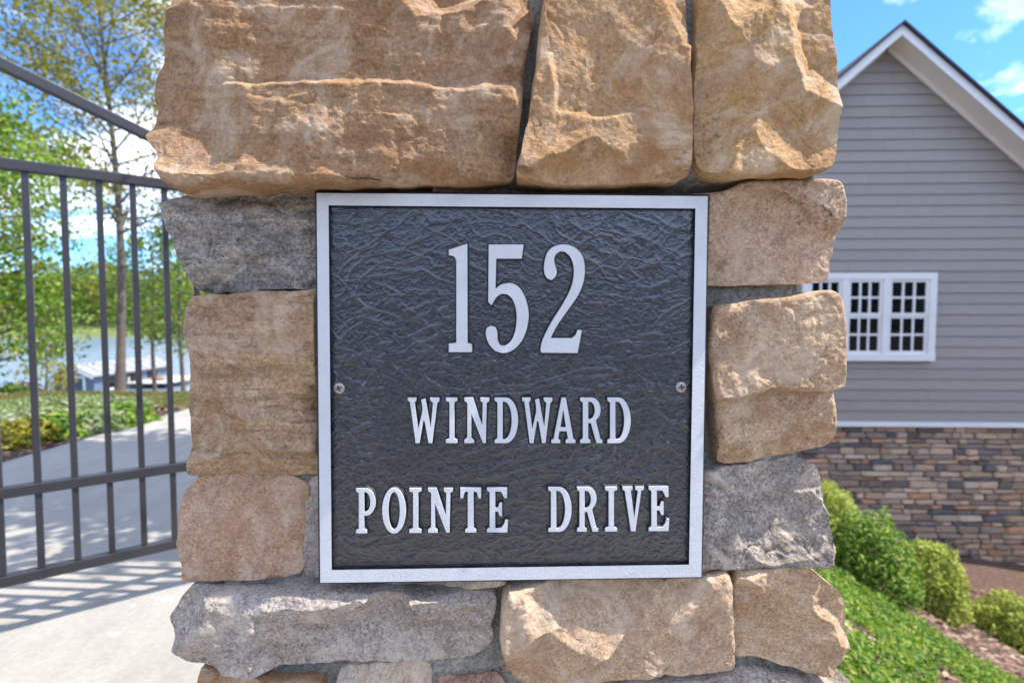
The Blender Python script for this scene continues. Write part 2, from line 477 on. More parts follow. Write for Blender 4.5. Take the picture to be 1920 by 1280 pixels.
def shrub(name, loc, rx, ry, rz, n, lsize, mat, seed, label, category='shrub', group=None, lump=0.16, stems=7):
    rng = np.random.default_rng(seed)
    root = empty(name, loc)
    u = rng.normal(size=(n, 3)); u /= np.linalg.norm(u, axis=1, keepdims=True)
    u[:, 2] = np.abs(u[:, 2]) * 1.0 - 0.25 * (rng.random(n) < 0.3)
    u /= np.linalg.norm(u, axis=1, keepdims=True)
    rr = 1 - 0.45 * rng.random(n) ** 1.8
    rr *= 1 + lump * fbm(u * 2.6, 3, seed) * 1.8 + 0.5 * lump * fbm(u * 8, 2, seed + 5)
    P = u * rr[:, None] * np.array([rx, ry, rz]) + np.array([0, 0, rz * 0.12])
    P[:, 2] = np.maximum(P[:, 2], 0.01 + 0.03 * rng.random(n))
    V, q = leaves(P, lsize, rng, u, 0.45)
    np_mesh('foliage', V, quads=q, mat=mat, parent=root, smooth=False)
    mb = MB()
    for k in range(stems):
        a = k * 2.399; r = 0.55
        mb.tube([(0.02 * math.cos(a), 0.02 * math.sin(a), -0.05), (rx * r * .5 * math.cos(a), ry * r * .5 * math.sin(a), rz * .35), (rx * r * math.cos(a), ry * r * math.sin(a), rz * .75)],
                [0.014, 0.010, 0.004], 5)
    mb.build('stem', m_bark, root)
    tag(root, label, category, group)
    return root

def tree(name, loc, h, tr, crown0, cr, nbranch, nleaf, lsize, mat, seed, label, category='tree', group=None, spread=0.35, lean=(0, 0), clump=0.55, up=0.55, sub=3, taper_top=0.35):
    """trunk with limbs and twigs, leaf clumps along the twigs"""
    rng = np.random.default_rng(seed)
    root = empty(name, loc)
    mb = MB()
    path = []
    for k in range(11):
        f = k / 10
        path.append(Vector((lean[0] * f * h + 0.010 * h * math.sin(f * 5 + seed), lean[1] * f * h + 0.010 * h * math.cos(f * 4 + seed * 2), f * h - 0.15 * (k == 0))))
    mb.tube(path, [tr * (1.25 if k == 0 else 1) * (1 - 0.93 * (k / 10) ** 1.1) + 0.006 for k in range(11)], 10)
    pts = []
    for b in range(nbranch):
        f = crown0 + (1 - crown0) * ((b + rng.random()) / nbranch) * 0.97
        i = min(int(f * 10), 9); base = path[i].lerp(path[i + 1], f * 10 - i)
        az = b * 2.399 + rng.normal() * 0.4
        prof = math.sin(math.pi * min(1, 0.18 + 0.82 * (1 - (f - crown0) / (1 - crown0 + 1e-6)) ** 0.8)) ** 0.6 if False else (0.45 + 0.55 * math.sin(math.pi * (0.15 + 0.75 * (f - crown0) / (1 - crown0 + 1e-6))))
        if f > 0.85: prof *= taper_top + (1 - taper_top) * (1 - f) / 0.15
        ln = cr * prof * rng.uniform(0.7, 1.15)
        d = Vector((math.cos(az), math.sin(az), up + rng.normal() * 0.15)).normalized()
        tip = base + d * ln
        midp = base.lerp(tip, 0.5) + Vector((0, 0, -0.06 * ln))
        r0 = max(0.012, tr * 0.42 * (1 - f * 0.6)) 
        mb.tube([base, midp, tip], [r0, r0 * 0.6, r0 * 0.15], 6)
        for s in range(sub):
            q = 0.35 + 0.6 * (s + rng.random()) / sub
            sb = base.lerp(tip, q)
            az2 = az + rng.normal() * 0.9
            d2 = Vector((math.cos(az2), math.sin(az2), rng.normal() * 0.35 + 0.25)).normalized()
            l2 = ln * spread * rng.uniform(0.6, 1.2)
            st = sb + d2 * l2
            mb.tube([sb, st], [r0 * 0.35, r0 * 0.1], 4)
            pts.append((sb.lerp(st, 0.7), l2)); 
        pts.append((tip, ln * spread * 0.8))
    mb.build('trunk', m_bark, root, smooth=True)
    C = np.array([tuple(p) for p, _ in pts]); S = np.array([max(0.12, s * clump) for _, s in pts])
    idx = rng.integers(0, len(C), nleaf)
    P = C[idx] + rng.normal(size=(nleaf, 3)) * S[idx][:, None] * np.array([1, 1, 0.7])
    V, q = leaves(P, lsize, rng)
    np_mesh('crown', V, quads=q, mat=mat, parent=root, smooth=False)
    tag(root, label, category, group)
    return root
def copy_tree(o, loc, rz=0.0, scale=None, label=None, group=None):
    c = o.copy(); COL.objects.link(c)
    c.location = loc; c.rotation_euler = (0, 0, rz)
    if scale: c.scale = scale
    if label: c['label'] = label
    if group: c['group'] = group
    for ch in list(o.children):
        k = ch.copy(); COL.objects.link(k); k.parent = c
    return c

# ------------------------------------------------------------------ the house beyond the pillar
HY = 8.5                                   # its gable wall stands 8.5 m away
H_YAW = R(-2.0)                            # right end slightly nearer
hx = at_y(1660, 92, HY).x
house = empty('gabled_house', (hx, HY, -3.4), H_YAW)
tag(house, 'grey clapboard house with white gable trim above a fieldstone lower wall', 'house')
def hz(v): return at_y(1660, v, HY).z + 3.4          # photo row -> height in the house's frame
HL, HR = -4.6, 4.6
APEX = hz(92); SLOPE = 0.86
BASE_TOP = hz(797)
m_siding, nt, bs, _o = new_mat('grey_siding'); g = NT(nt)
oi = g.node('ShaderNodeObjectInfo')
co = g.coord('Object', scale=(1, 1, 12))
c = g.mix(1.0, (0.285, 0.256, 0.224), g.ramp(g.noise(co, 5, 6, 0.65), [(0.3, 0.9), (0.7, 1.08)]), 'MULTIPLY')
c = g.mix(1.0, c, g.ramp(oi.outputs['Random'], [(0.0, 0.95), (1.0, 1.05)]), 'MULTIPLY')
g.put(bs.inputs['Base Color'], c); bs.inputs['Roughness'].default_value = 0.6
m_trim = plain('white_trim', (0.72, 0.72, 0.70), 0.5, 0.05, 3)
m_soffit = plain('cream_soffit', (0.78, 0.755, 0.69), 0.6, 0.05, 3)
m_roof = plain('dark_shingle', (0.035, 0.035, 0.04), 0.9, 0.4, 40, 0.8, 60)
m_glass, nt, bs, _o = new_mat('window_glass'); g = NT(nt)
bs.inputs['Base Color'].default_value = (0.006, 0.007, 0.008, 1); bs.inputs['Roughness'].default_value = 0.04; bs.inputs['Specular IOR Level'].default_value = 0.35
g.put(bs.inputs['Normal'], g.bump(g.noise(g.coord('Object'), 1.5, 2), 0.08, 0.05))
m_hmort = plain('house_mortar', (0.2, 0.18, 0.155), 0.95, 0.3, 30, 0.6, 90)
# structural body: lower storey and upper storey shell
MB().box(HL + .02, HR - .02, 0.03, 9.0, -0.5, BASE_TOP).build('lower_wall', m_hmort, house)
gh_pts = [(HL, 0.02, BASE_TOP), (HR, 0.02, BASE_TOP), (HR, 0.02, APEX - SLOPE * HR), (0, 0.02, APEX), (HL, 0.02, APEX + SLOPE * HL)]
MB().prism(gh_pts, (0, 9.0, 0)).build('upper_wall', m_siding, house)
# clapboards, one by one, clipped by the rake
BH = (hz(180) - hz(591)) / 20.0
k = 0
z = BASE_TOP + 0.07
while z < APEX - 0.05:
    z1 = min(z + BH * 1.06, APEX - 0.01)
    def xl(zz): return min(HR, (APEX - zz) / SLOPE)
    a0, a1 = xl(z), xl(z1)
    cuts_ = [-1.0] + [(-0.35 + 0.7 * ((k * 0.381) % 1.0))] + [1.0]
    for q0_, q1_ in zip(cuts_[:-1], cuts_[1:]):
        l0_, r0_ = q0_ * a0 + (.0015 if q0_ > -1 else 0), q1_ * a0 - (.0015 if q1_ < 1 else 0)
        l1_, r1_ = (-a1 if q0_ == -1 else max(min(l0_, a1), -a1)), (a1 if q1_ == 1 else max(min(r0_, a1), -a1))
        vs_ = [(l0_, -0.020, z), (r0_, -0.020, z), (r1_, 0.0, z1), (l1_, 0.0, z1), (l0_, 0.018, z), (r0_, 0.018, z), (r1_, 0.018, z1), (l1_, 0.018, z1)]
        fs_ = [(0, 1, 2, 3), (4, 7, 6, 5), (0, 4, 5, 1), (3, 2, 6, 7), (1, 5, 6, 2), (0, 3, 7, 4)]
        mesh_obj('clapboard', vs_, fs_, m_siding, house)
    k += 1
    z += BH
MB().box(HL - .03, HR + .03, -0.075, 0.03, BASE_TOP - 0.01, BASE_TOP + 0.065).build('water_table', m_trim, house, bevel=0.006)
# roof: two slabs with an overhang towards the viewer, rake boards and soffits
OV = 0.38
for sgn in (-1, 1):
    def rp(s, y, lift): return (sgn * s, y, APEX - SLOPE * s + lift)
    e_ = 5.3
    MB().prism([rp(0, -OV - .05, .172), rp(e_, -OV - .05, .172), rp(e_, -OV - .05, .215), rp(0, -OV - .05, .215)], (0, 9.9, 0)).build('roof_slope', m_roof, house)
    MB().prism([rp(0, -OV, .02), rp(e_, -OV, .02), rp(e_, -OV, .170), rp(0, -OV, .170)], (0, 0.035, 0)).build('rake_board', m_trim, house)
    MB().prism([rp(0, -OV + .036, .045), rp(e_, -OV + .036, .045), rp(e_, -OV + .036, .065), rp(0, -OV + .036, .065)], (0, OV - .04, 0)).build('soffit', m_soffit, house)
    MB().prism([rp(0.02, -0.05, -.035), rp(e_ - .6, -0.05, -.035), rp(e_ - .6, -0.05, .043), rp(0.02, -0.05, .043)], (0, 0.03, 0)).build('frieze_board', m_soffit, house)
# triple window
def hxx(u, v=600):  # photo column -> sideways position in the house's frame
    return at_y(u, v, HY).x - hx
W0, W1, WZ0, WZ1 = hxx(1502), hxx(1746), hz(676), hz(512)
win = empty('window', (0, 0, 0)); win.parent = house
wt = (W1 - W0)
fw = 0.105
MB().box(W0, W1, -0.075, -0.021, WZ1 - fw, WZ1).build('head_casing', m_trim, win, bevel=.006)
MB().box(W0, W1, -0.09, -0.021, WZ0, WZ0 + fw * 1.1).build('sill', m_trim, win, bevel=.006)
MB().box(W0, W0 + fw, -0.075, -0.021, WZ0 + fw * 1.1, WZ1 - fw).build('side_casing', m_trim, win)
MB().box(W1 - fw, W1, -0.075, -0.021, WZ0 + fw * 1.1, WZ1 - fw).build('side_casing', m_trim, win)
us = [(1519, 1571), (1589, 1646), (1664, 1722)]
edges = [W0 + fw] + [hxx((us[i][1] + us[i + 1][0]) / 2) for i in range(2)] + [W1 - fw]
for i in range(2):
    MB().box(edges[i + 1] - .045, edges[i + 1] + .045, -0.078, -0.021, WZ0 + fw * 1.1, WZ1 - fw).build('mullion', m_trim, win)
pane_me = None
for i in range(3):
    a, b = edges[i] + (.045 if i else 0), edges[i + 1] - (.045 if i < 2 else 0)
    zm = (WZ0 + WZ1) / 2 + 0.02
    for (c0, c1, dep) in ((WZ0 + fw * 1.1, zm, -0.046), (zm, WZ1 - fw, -0.058)):
        st = 0.05
        MB().box(a, b, dep, -0.022, c0, c0 + st * .9).build('sash_rail', m_trim, win)
        MB().box(a, b, dep, -0.022, c1 - st * .8, c1).build('sash_rail', m_trim, win)
        MB().box(a, a + st, dep, -0.022, c0 + st * .9, c1 - st * .8).build('sash_stile', m_trim, win)
        MB().box(b - st, b, dep, -0.022, c0 + st * .9, c1 - st * .8).build('sash_stile', m_trim, win)
        A0, A1, C0, C1 = a + st, b - st, c0 + st * .9, c1 - st * .8
        pw, ph = (A1 - A0) / 3, (C1 - C0) / 2
        for r in range(2):
            for q in range(3):
                if pane_me is None:
                    o = MB().box(-.5, .5, -.004, .004, -.5, .5).build('pane', m_glass, win); pane_me = o.data
                else:
                    o = bpy.data.objects.new('pane', pane_me); COL.objects.link(o); o.parent = win
                o.location = (A0 + pw * (q + .5), -0.028, C0 + ph * (r + .5)); o.scale = (pw, 1, ph)
        for q in (1, 2):
            MB().box(A0 + pw * q - .016, A0 + pw * q + .016, dep + .006, -0.0325, C0, C1).build('muntin', m_trim, win)
        MB().box(A0, A1, dep + .008, -0.0335, C0 + ph - .016, C0 + ph + .016).build('muntin', m_trim, win)
# fieldstone lower wall, stone by stone
FS = [(0.0, (0.085, 0.085, 0.09)), (0.14, (0.20, 0.155, 0.115)), (0.30, (0.40, 0.28, 0.175)), (0.46, (0.46, 0.36, 0.25)), (0.60, (0.22, 0.175, 0.14)), (0.74, (0.42, 0.225, 0.115)), (0.86, (0.58, 0.48, 0.36)), (0.93, (0.30, 0.235, 0.18)), (1.0, (0.11, 0.11, 0.125))]
def field_mat(name, isl):
    m, nt, bs, _ = new_mat(name); g = NT(nt)
    if isl: rnd = g.node('ShaderNodeNewGeometry').outputs['Random Per Island']
    else: rnd = g.node('ShaderNodeObjectInfo').outputs['Random']
    c = g.ramp(rnd, FS)
    c = g.mix(1.0, c, g.ramp(g.noise(g.coord('Object'), 5, 6, 0.7), [(0.3, 0.65), (0.7, 1.4)]), 'MULTIPLY')
    g.put(bs.inputs['Base Color'], c); bs.inputs['Roughness'].default_value = 0.85
    return m
m_field = field_mat('fieldstone', False); m_field_i = field_mat('fieldstone_far', True)
rng = np.random.default_rng(5)
def block(seed):
    r = np.random.default_rng(seed)
    xs = [-.5, -.38, .38, .5]; vs_ = []; fs_ = []
    for j, zz in enumerate([-.5, -.32, .32, .5]):
        for i, xx in enumerate(xs):
            edge = (i in (0, 3)) + (j in (0, 3))
            vs_.append((xx + r.normal() * .03 * (edge > 0) - .04 * math.copysign(1, xx) * (edge == 2), -1.0 + 0.45 * edge + r.normal() * .16, zz + r.normal() * .04 * (edge > 0) - .05 * math.copysign(1, zz) * (edge == 2)))
    ring = [0, 1, 2, 3, 7, 11, 15, 14, 13, 12, 8, 4]
    for j in range(3):
        for i in range(3):
            a = j * 4 + i; fs_.append((a, a + 1, a + 5, a + 4))
    b = len(vs_)
    for k_ in ring: x_, y_, z_ = vs_[k_]; vs_.append((x_ * .97, 1.0, z_ * .97))
    for q in range(12): fs_.append((ring[q], b + q, b + (q + 1) % 12, ring[(q + 1) % 12]))
    return vs_, fs_
protos = [block(40 + i) for i in range(6)]
proto_me = []
for vs_, fs_ in protos:
    me = bpy.data.meshes.new('fieldstone'); me.from_pydata(vs_, [], fs_); me.materials.append(m_field); me.update(); proto_me.append(me)
cells = []
z = 0.0
while z < BASE_TOP - 0.05:
    h_ = min(rng.uniform(0.06, 0.125), BASE_TOP - 0.012 - z)
    x = HL + rng.uniform(0, .2)
    while x < HR:
        w_ = rng.uniform(0.12, 0.42)
        if rng.random() < 0.12 and h_ > 0.13:
            hh = h_ * rng.uniform(.4, .6); cells += [(x, w_, z, hh), (x, w_, z + hh, h_ - hh)]
        else: cells.append((x, w_, z, h_))
        x += w_
    z += h_
cells.sort(key=lambda c_: abs(c_[0] + c_[1] / 2 - 0.85))
extra = MB()
for i, (x, w_, z, h_) in enumerate(cells):
    k = int(rng.integers(6)); s = (w_ - .016, rng.uniform(.022, .065), h_ - .014); p = (x + w_ / 2, 0.03, z + h_ / 2)
    if i < 298:
        o = bpy.data.objects.new('fieldstone', proto_me[k]); COL.objects.link(o); o.parent = house; o.location = p; o.scale = s
    else:
        extra.add([(v[0] * s[0] + p[0], v[1] * s[1] + p[1], v[2] * s[2] + p[2]) for v in protos[k][0]], protos[k][1])
tag(extra.build('fieldstone_courses', m_field_i, house), kind='stuff')

# ------------------------------------------------------------------ stone pillar
pillar = empty('stone_pillar', (P0.x, P0.y, 0), YAW)
tag(pillar, 'tan and grey sandstone gate pillar carrying the black address plaque', 'pillar')
def densify(pts, closed=True, corner=38, n_sub=6):
    """Catmull-Rom through the points, keeping sharp corners sharp"""
    P = [np.array(p, float) for p in pts]; n = len(P); out = []
    def ang(i):
        a, b, c_ = P[i - 1], P[i], P[(i + 1) % n]
        u, v = b - a, c_ - b
        cs = np.dot(u, v) / (np.linalg.norm(u) * np.linalg.norm(v) + 1e-12)
        return math.degrees(math.acos(max(-1, min(1, cs))))
    sharp = [ang(i) > corner for i in range(n)]
    for i in range(n):
        p1, p2 = P[i], P[(i + 1) % n]; p0, p3 = P[i - 1], P[(i + 2) % n]
        t1 = (p2 - p1) if sharp[i] else (p2 - p0) / 2
        t2 = (p2 - p1) if sharp[(i + 1) % n] else (p3 - p1) / 2
        L = np.linalg.norm(p2 - p1)
        for tt in (t1, t2):
            m_ = np.linalg.norm(tt)
            if m_ > 1.3 * L: tt *= 1.3 * L / m_
        if sharp[i] and sharp[(i + 1) % n]:
            out.append(p1); continue
        for k in range(n_sub):
            t = k / n_sub
            out.append((2 * t**3 - 3 * t**2 + 1) * p1 + (t**3 - 2 * t**2 + t) * t1 + (-2 * t**3 + 3 * t**2) * p2 + (t**3 - t**2) * t2)
    return np.array(out)
def resample(P, n):
    Q = np.vstack([P, P[:1]]); s = np.r_[0, np.cumsum(np.linalg.norm(np.diff(Q, axis=0), axis=1))]
    t = np.linspace(0, s[-1], n, endpoint=False)
    return np.stack([np.interp(t, s, Q[:, 0]), np.interp(t, s, Q[:, 1])], 1)
def poly_dist(P, A, B):
    """distance of points P to segments A-B (min)"""
    d = np.full(len(P), 1e9)
    for a, b in zip(A, B):
        ab = b - a; t = np.clip(((P - a) @ ab) / (ab @ ab + 1e-12), 0, 1)
        d = np.minimum(d, np.hypot(*(P - (a + t[:, None] * ab)).T))
    return d
def poly_side(P, L):
    """signed distance to an open polyline: positive on its left"""
    best = np.full(len(P), 1e9); sg = np.zeros(len(P))
    for a, b in zip(L[:-1], L[1:]):
        ab = b - a; t = np.clip(((P - a) @ ab) / (ab @ ab + 1e-12), 0, 1)
        q = P - (a + t[:, None] * ab); dd = np.hypot(q[:, 0], q[:, 1])
        cr_ = ab[0] * (P[:, 1] - a[1]) - ab[1] * (P[:, 0] - a[0])
        m_ = dd < best
        best = np.where(m_, dd, best); sg = np.where(m_, np.sign(cr_), sg)
    return best * sg
PQ = (face(590, 700, .01)[0], face(1326, 700, .01)[0], face(960, 1090, .01)[1], face(960, 360, .01)[1])
def stone(outline, front, depth, mat, seed, px=True, na=430, nr=82, rnd=0.012, relief=0.006, chips=5, ledges=(), tilt=(0, 0), layered=0.0, label=None, name='stone', rough=1.0, back_in=0.004, scoops=3):
    rng = np.random.default_rng(seed); rnd = rnd * 0.62
    if px: O = np.array([face(u, v, front - rnd) for u, v in outline])
    else: O = np.array(outline, float)
    if np.sum(O[:, 0] * np.roll(O[:, 1], -1) - np.roll(O[:, 0], -1) * O[:, 1]) < 0: O = O[::-1]
    O = resample(densify(O, corner=60, n_sub=5), na)
    ctr = (O.min(0) + O.max(0)) / 2 * 0.5 + O.mean(0) * 0.5
    # ragged edge
    tn = np.roll(O, -1, 0) - np.roll(O, 1, 0); tn /= np.linalg.norm(tn, axis=1, keepdims=True) + 1e-9
    nrm = np.stack([tn[:, 1], -tn[:, 0]], 1)
    O = O + nrm * (0.0022 * rough * fbm(np.c_[O * 55, np.zeros(na)], 4, seed))[:, None]
    # front rings
    rk = 1 - (1 - np.linspace(0, 1, nr)[1:]) ** 1.55
    P = (ctr + rk[:, None, None] * (O - ctr)[None]).reshape(-1, 2)
    P = np.vstack([ctr[None], P])
    E = poly_dist(P, O[::3], np.roll(O[::3], -1, 0))
    E[-na:] = 0
    P3 = np.c_[P, np.full(len(P), seed * 3.1)]
    rloc = rnd * (1 + 0.55 * fbm(P3 * 14, 2, seed + 3))
    q = np.clip(E / rloc, 0, 1)
    h = -rloc * (1 - np.sqrt(np.maximum(0, 1 - (1 - q) ** 2)))
    h += relief * 1.35 * fbm(P3 * 9, 4, seed + 11, 0.45)
    rel = P - ctr
    h += tilt[0] * rel[:, 0] + tilt[1] * rel[:, 1]
    # broken facets: shallow planes cut by a warped cell pattern
    W = P3[:, :2] + 0.018 * np.c_[fbm(P3 * 16, 3, seed + 21), fbm(P3 * 16 + 9.1, 3, seed + 22)]
    nc = 9; sp = O.min(0) + rng.random((nc, 2)) * (O.max(0) - O.min(0))
    gr = rng.normal(size=(nc, 2)) * 0.11; of = rng.uniform(-1, 1, nc) * relief * 0.8
    vals = np.stack([of[i] + (W - sp[i]) @ gr[i] for i in range(nc)], 1)
    h += 0.75 * np.clip(np.max(vals, 1), -0.01, 0.012)
    for lo, amp, wd in ledges:
        Lp = np.array([face(u, v, front) for u, v in lo])
        sd = poly_side(P + 0.0035 * np.c_[fbm(P3 * 45, 3, seed + 31), fbm(P3 * 45 + 5, 3, seed + 32)], Lp)
        t = np.clip(sd / wd * 0.5 + 0.5, 0, 1)
        h += amp * (t * t * (3 - 2 * t) - 0.5) * np.exp(-np.maximum(0, np.abs(sd) - 0.09) * 6)
    for k in range(chips):
        i = rng.integers(na); nn = -nrm[i] + rng.normal(size=2) * 0.5; nn /= np.linalg.norm(nn)
        s_ = (W - O[i]) @ nn
        pl = -rng.uniform(0.006, 0.016) + s_ * rng.uniform(0.35, 0.9)
        lat = np.abs((W - O[i]) @ np.array([-nn[1], nn[0]]))
        pl += np.maximum(0, lat - rng.uniform(.02, .05)) * 0.8
        h = np.minimum(h, np.maximum(pl, -rloc * 1.6))
    for k in range(scoops):
        cc_ = O.min(0) + rng.random(2) * (O.max(0) - O.min(0)); rs = rng.uniform(.02, .055); dp = rng.uniform(.003, .0075)
        rr = np.hypot(*(W - cc_).T) / rs
        lvl = h[np.argmin(np.hypot(*(P - cc_).T))]
        h = np.where(rr < 1.6, np.minimum(h, lvl - dp + dp * 1.35 * rr ** 2), h)
    if layered:
        ly = np.c_[P[:, 0] * 5, P[:, 1] * 75 + 3.0 * fbm(P3 * 6, 3, seed + 41), P3[:, 2]]
        h += layered * fbm(ly, 3, seed + 42)
    h += 0.0028 * rough * fbm(P3 * 60, 4, seed + 51, 0.6) 
    rid = 1 - np.abs(fbm(P3 * 26 + 4.4, 3, seed + 61)) * 2
    h -= 0.0013 * rough * np.clip(rid - 0.8, 0, 1) / 0.2
    h = np.maximum(h, -0.0125 - front + 0.002 * fbm(P3 * 40, 2, seed + 81))
    # nothing may stand up through the plaque
    inside = (P[:, 0] > PQ[0]) & (P[:, 0] < PQ[1]) & (P[:, 1] > PQ[2]) & (P[:, 1] < PQ[3])
    if px: h = np.where(inside, np.minimum(h, 0.003 - front), h)
    V = np.c_[P[:, 0], -(front + h), P[:, 1]]
    # sides going back into the mortar
    last_d = front + h[-na:]
    rings = [V]
    ks = [0.10, 0.3, 0.62, 1.0]
    for f in ks:
        dd = last_d * (1 - f) + (front - depth) * f
        sh = back_in * f + 0.004 * fbm(np.c_[O * 22, dd * 30], 3, seed + 71) * (1 if f < 1 else 0.3)
        Q = O - nrm * sh[:, None]
        rings.append(np.c_[Q[:, 0], -dd, Q[:, 1]])
    cb = np.array([[ctr[0], -(front - depth), ctr[1]]])
    V = np.vstack(rings + [cb])
    a = np.arange(na); b = (a + 1) % na
    tris = [np.c_[np.zeros(na, int), 1 + a, 1 + b]]
    quads = []
    nrings = nr - 1 + len(ks)
    for r in range(nrings - 1):
        o0, o1 = 1 + r * na, 1 + (r + 1) * na
        quads.append(np.c_[o0 + a, o1 + a, o1 + b, o0 + b])
    o0 = 1 + (nrings - 1) * na
    tris.append(np.c_[o0 + a, np.full(na, len(V) - 1), o0 + b])
    o = np_mesh(name, V, quads=np.vstack(quads), tris=np.vstack(tris), mat=mat, parent=pillar)
    if label: o['label'] = label
    return o

TAN = stone_mat('sandstone_tan', (0.37, 0.25, 0.155), (0.29, 0.175, 0.10), (0.43, 0.33, 0.235), 1.0, 0.5, 0.6)
TAN2 = stone_mat('sandstone_gold', (0.42, 0.285, 0.165), (0.36, 0.22, 0.115), (0.46, 0.36, 0.26), 2.0, 0.08, 0.5, 0.35)
GOLD = stone_mat('sandstone_honey', (0.44, 0.30, 0.165), (0.38, 0.235, 0.115), (0.47, 0.37, 0.255), 3.0, 0.06, 0.5, 0.35)
GREY = stone_mat('stone_grey', (0.38, 0.345, 0.295), (0.23, 0.20, 0.165), (0.44, 0.405, 0.36), 4.0, 0.95, 1.1, 0.5, 0.75, 0.0, 0.72, (0.075, 0.07, 0.06))
BUFF = stone_mat('sandstone_buff', (0.42, 0.31, 0.215), (0.33, 0.225, 0.14), (0.48, 0.39, 0.30), 5.0, 0.75, 0.65, 0.4)
CHUNK = stone_mat('sandstone_peach', (0.47, 0.335, 0.24), (0.38, 0.24, 0.155), (0.50, 0.40, 0.32), 6.0, 0.05, 0.6, 0.3, 0.35, 0.25, 1.0, (0.2, 0.165, 0.15))
ASH = stone_mat('stone_ash', (0.42, 0.365, 0.31), (0.33, 0.275, 0.22), (0.37, 0.34, 0.33), 7.0, 0.15, 0.9, 0.4, 0.35, 0.0, 0.80, (0.17, 0.165, 0.18))
PINK = stone_mat('sandstone_pink', (0.49, 0.375, 0.28), (0.40, 0.28, 0.20), (0.53, 0.43, 0.335), 8.0, 0.12, 0.7, 0.5)
SAND = stone_mat('sandstone_sand', (0.47, 0.36, 0.255), (0.38, 0.265, 0.175), (0.50, 0.41, 0.31), 9.0, 0.08, 0.65, 0.3)
DUSK = stone_mat('stone_dusk', (0.36, 0.31, 0.255), (0.23, 0.195, 0.16), (0.45, 0.39, 0.32), 10.0, 0.12, 1.0, 0.5, 0.65, 0.0, 0.80, (0.075, 0.075, 0.085))
CREAM = stone_mat('sandstone_cream', (0.47, 0.36, 0.265), (0.39, 0.275, 0.185), (0.49, 0.41, 0.33), 11.0, 0.05, 0.65, 0.3)
PALE = stone_mat('stone_pale', (0.50, 0.46, 0.40), (0.42, 0.37, 0.30), (0.52, 0.49, 0.45), 12.0, 0.05, 0.6, 0.3)
RUDDY = stone_mat('stone_ruddy', (0.28, 0.19, 0.165), (0.20, 0.12, 0.10), (0.36, 0.30, 0.28), 13.0, 0.1, 0.9, 0.3, 0.4, 0.0, 1.1, (0.08, 0.07, 0.075))

S1 = [(318, -28), (314, 35), (310, 99), (300, 132), (294, 149), (291, 177), (296, 212), (287, 240), (285, 252), (298, 276), (312, 297), (315, 329), (333, 352), (354, 363), (404, 359), (528, 353), (588, 354), (740, 350), (917, 346), (953, 338), (964, 325), (967, 292), (976, 219), (982, 146), (993, 84), (1001, 36), (997, 8), (975, -12), (900, -24), (600, -30)]
stone(S1, 0.030, 0.26, TAN, 101, na=560, nr=110, rnd=0.020, relief=0.008, chips=7, layered=0.0016,
      ledges=[([(280, 172), (420, 163), (600, 156), (760, 160), (860, 166), (940, 164), (1010, 165)], -0.011, 0.005), ([(330, 262), (420, 290), (520, 318), (640, 335)], -0.006, 0.01)],
      label='broad brown layered stone above the plaque, left of the upright joint')
S2 = [(1018, -30), (1018, 0), (1008, 73), (998, 182), (980, 273), (968, 322), (968, 340), (1000, 344), (1048, 345), (1175, 344), (1266, 340), (1291, 330), (1294, 255), (1292, 182), (1290, 109), (1286, 36), (1285, -30)]
stone(S2, 0.028, 0.22, TAN2, 102, rnd=0.007, relief=0.0025, chips=2, rough=0.7,
      ledges=[([(1030, 110), (1037, 180), (1040, 240), (1040, 310)], -0.007, 0.004), ([(1040, 216), (1120, 221), (1160, 215), (1210, 205), (1290, 150)], -0.006, 0.004), ([(1040, 318), (1110, 312), (1190, 325), (1295, 316)], 0.008, 0.006)],
      label='honey coloured upright stone directly above the plaque')
S3 = [(1311, -30), (1310, 0), (1305, 91), (1301, 164), (1304, 237), (1306, 292), (1314, 322), (1330, 332), (1376, 335), (1450, 330), (1521, 328), (1551, 314), (1562, 270), (1569, 215), (1573, 182), (1575, 139), (1570, 73), (1563, 10), (1560, -30)]
stone(S3, 0.030, 0.26, GOLD, 103, rnd=0.012, relief=0.0045, chips=6, rough=0.7,
      ledges=[([(1450, 5), (1490, 50), (1560, 66)], -0.006, 0.004), ([(1375, 330), (1372, 250), (1400, 215), (1460, 210), (1500, 150), (1560, 130)], 0.005, 0.006)],
      label='golden corner stone above the plaque at upper right')
S4 = [(313, 384), (326, 373), (388, 364), (475, 357), (571, 355), (640, 358), (645, 541), (591, 542), (519, 543), (431, 547), (388, 550), (370, 547), (360, 520), (348, 497), (331, 462), (317, 427)]
stone(S4, 0.002, 0.22, GREY, 104, rnd=0.010, relief=0.006, chips=4, layered=0.0035, rough=1.7,
      label='rough grey stone at upper left of the plaque')
S5 = [(370, 555), (431, 552), (519, 547), (589, 543), (640, 541), (645, 889), (595, 890), (519, 892), (431, 891), (366, 886), (357, 870), (355, 843), (352, 778), (353, 703), (358, 620), (361, 576)]
stone(S5, 0.000, 0.24, BUFF, 105, rnd=0.010, relief=0.005, chips=3, layered=0.0022,
      ledges=[([(340, 850), (420, 852), (500, 846), (640, 852)], 0.006, 0.004)],
      label='tall buff stone left of the plaque')
S6 = [(376, 896), (442, 894), (530, 896), (560, 906), (573, 922), (568, 1002), (564, 1060), (548, 1086), (477, 1095), (389, 1103), (329, 1100), (324, 1072), (317, 1026), (321, 984), (327, 938), (346, 912)]
stone(S6, 0.015, 0.24, CHUNK, 106, rnd=0.022, relief=0.009, chips=9, scoops=9,
      ledges=[([(340, 940), (420, 945), (480, 940), (545, 935)], -0.018, 0.014), ([(380, 1020), (430, 1006), (470, 1012), (480, 1040)], 0.006, 0.004), ([(533, 1090), (531, 1000), (530, 930)], 0.016, 0.010)],
      label='peach coloured chunky stone at lower left of the plaque')
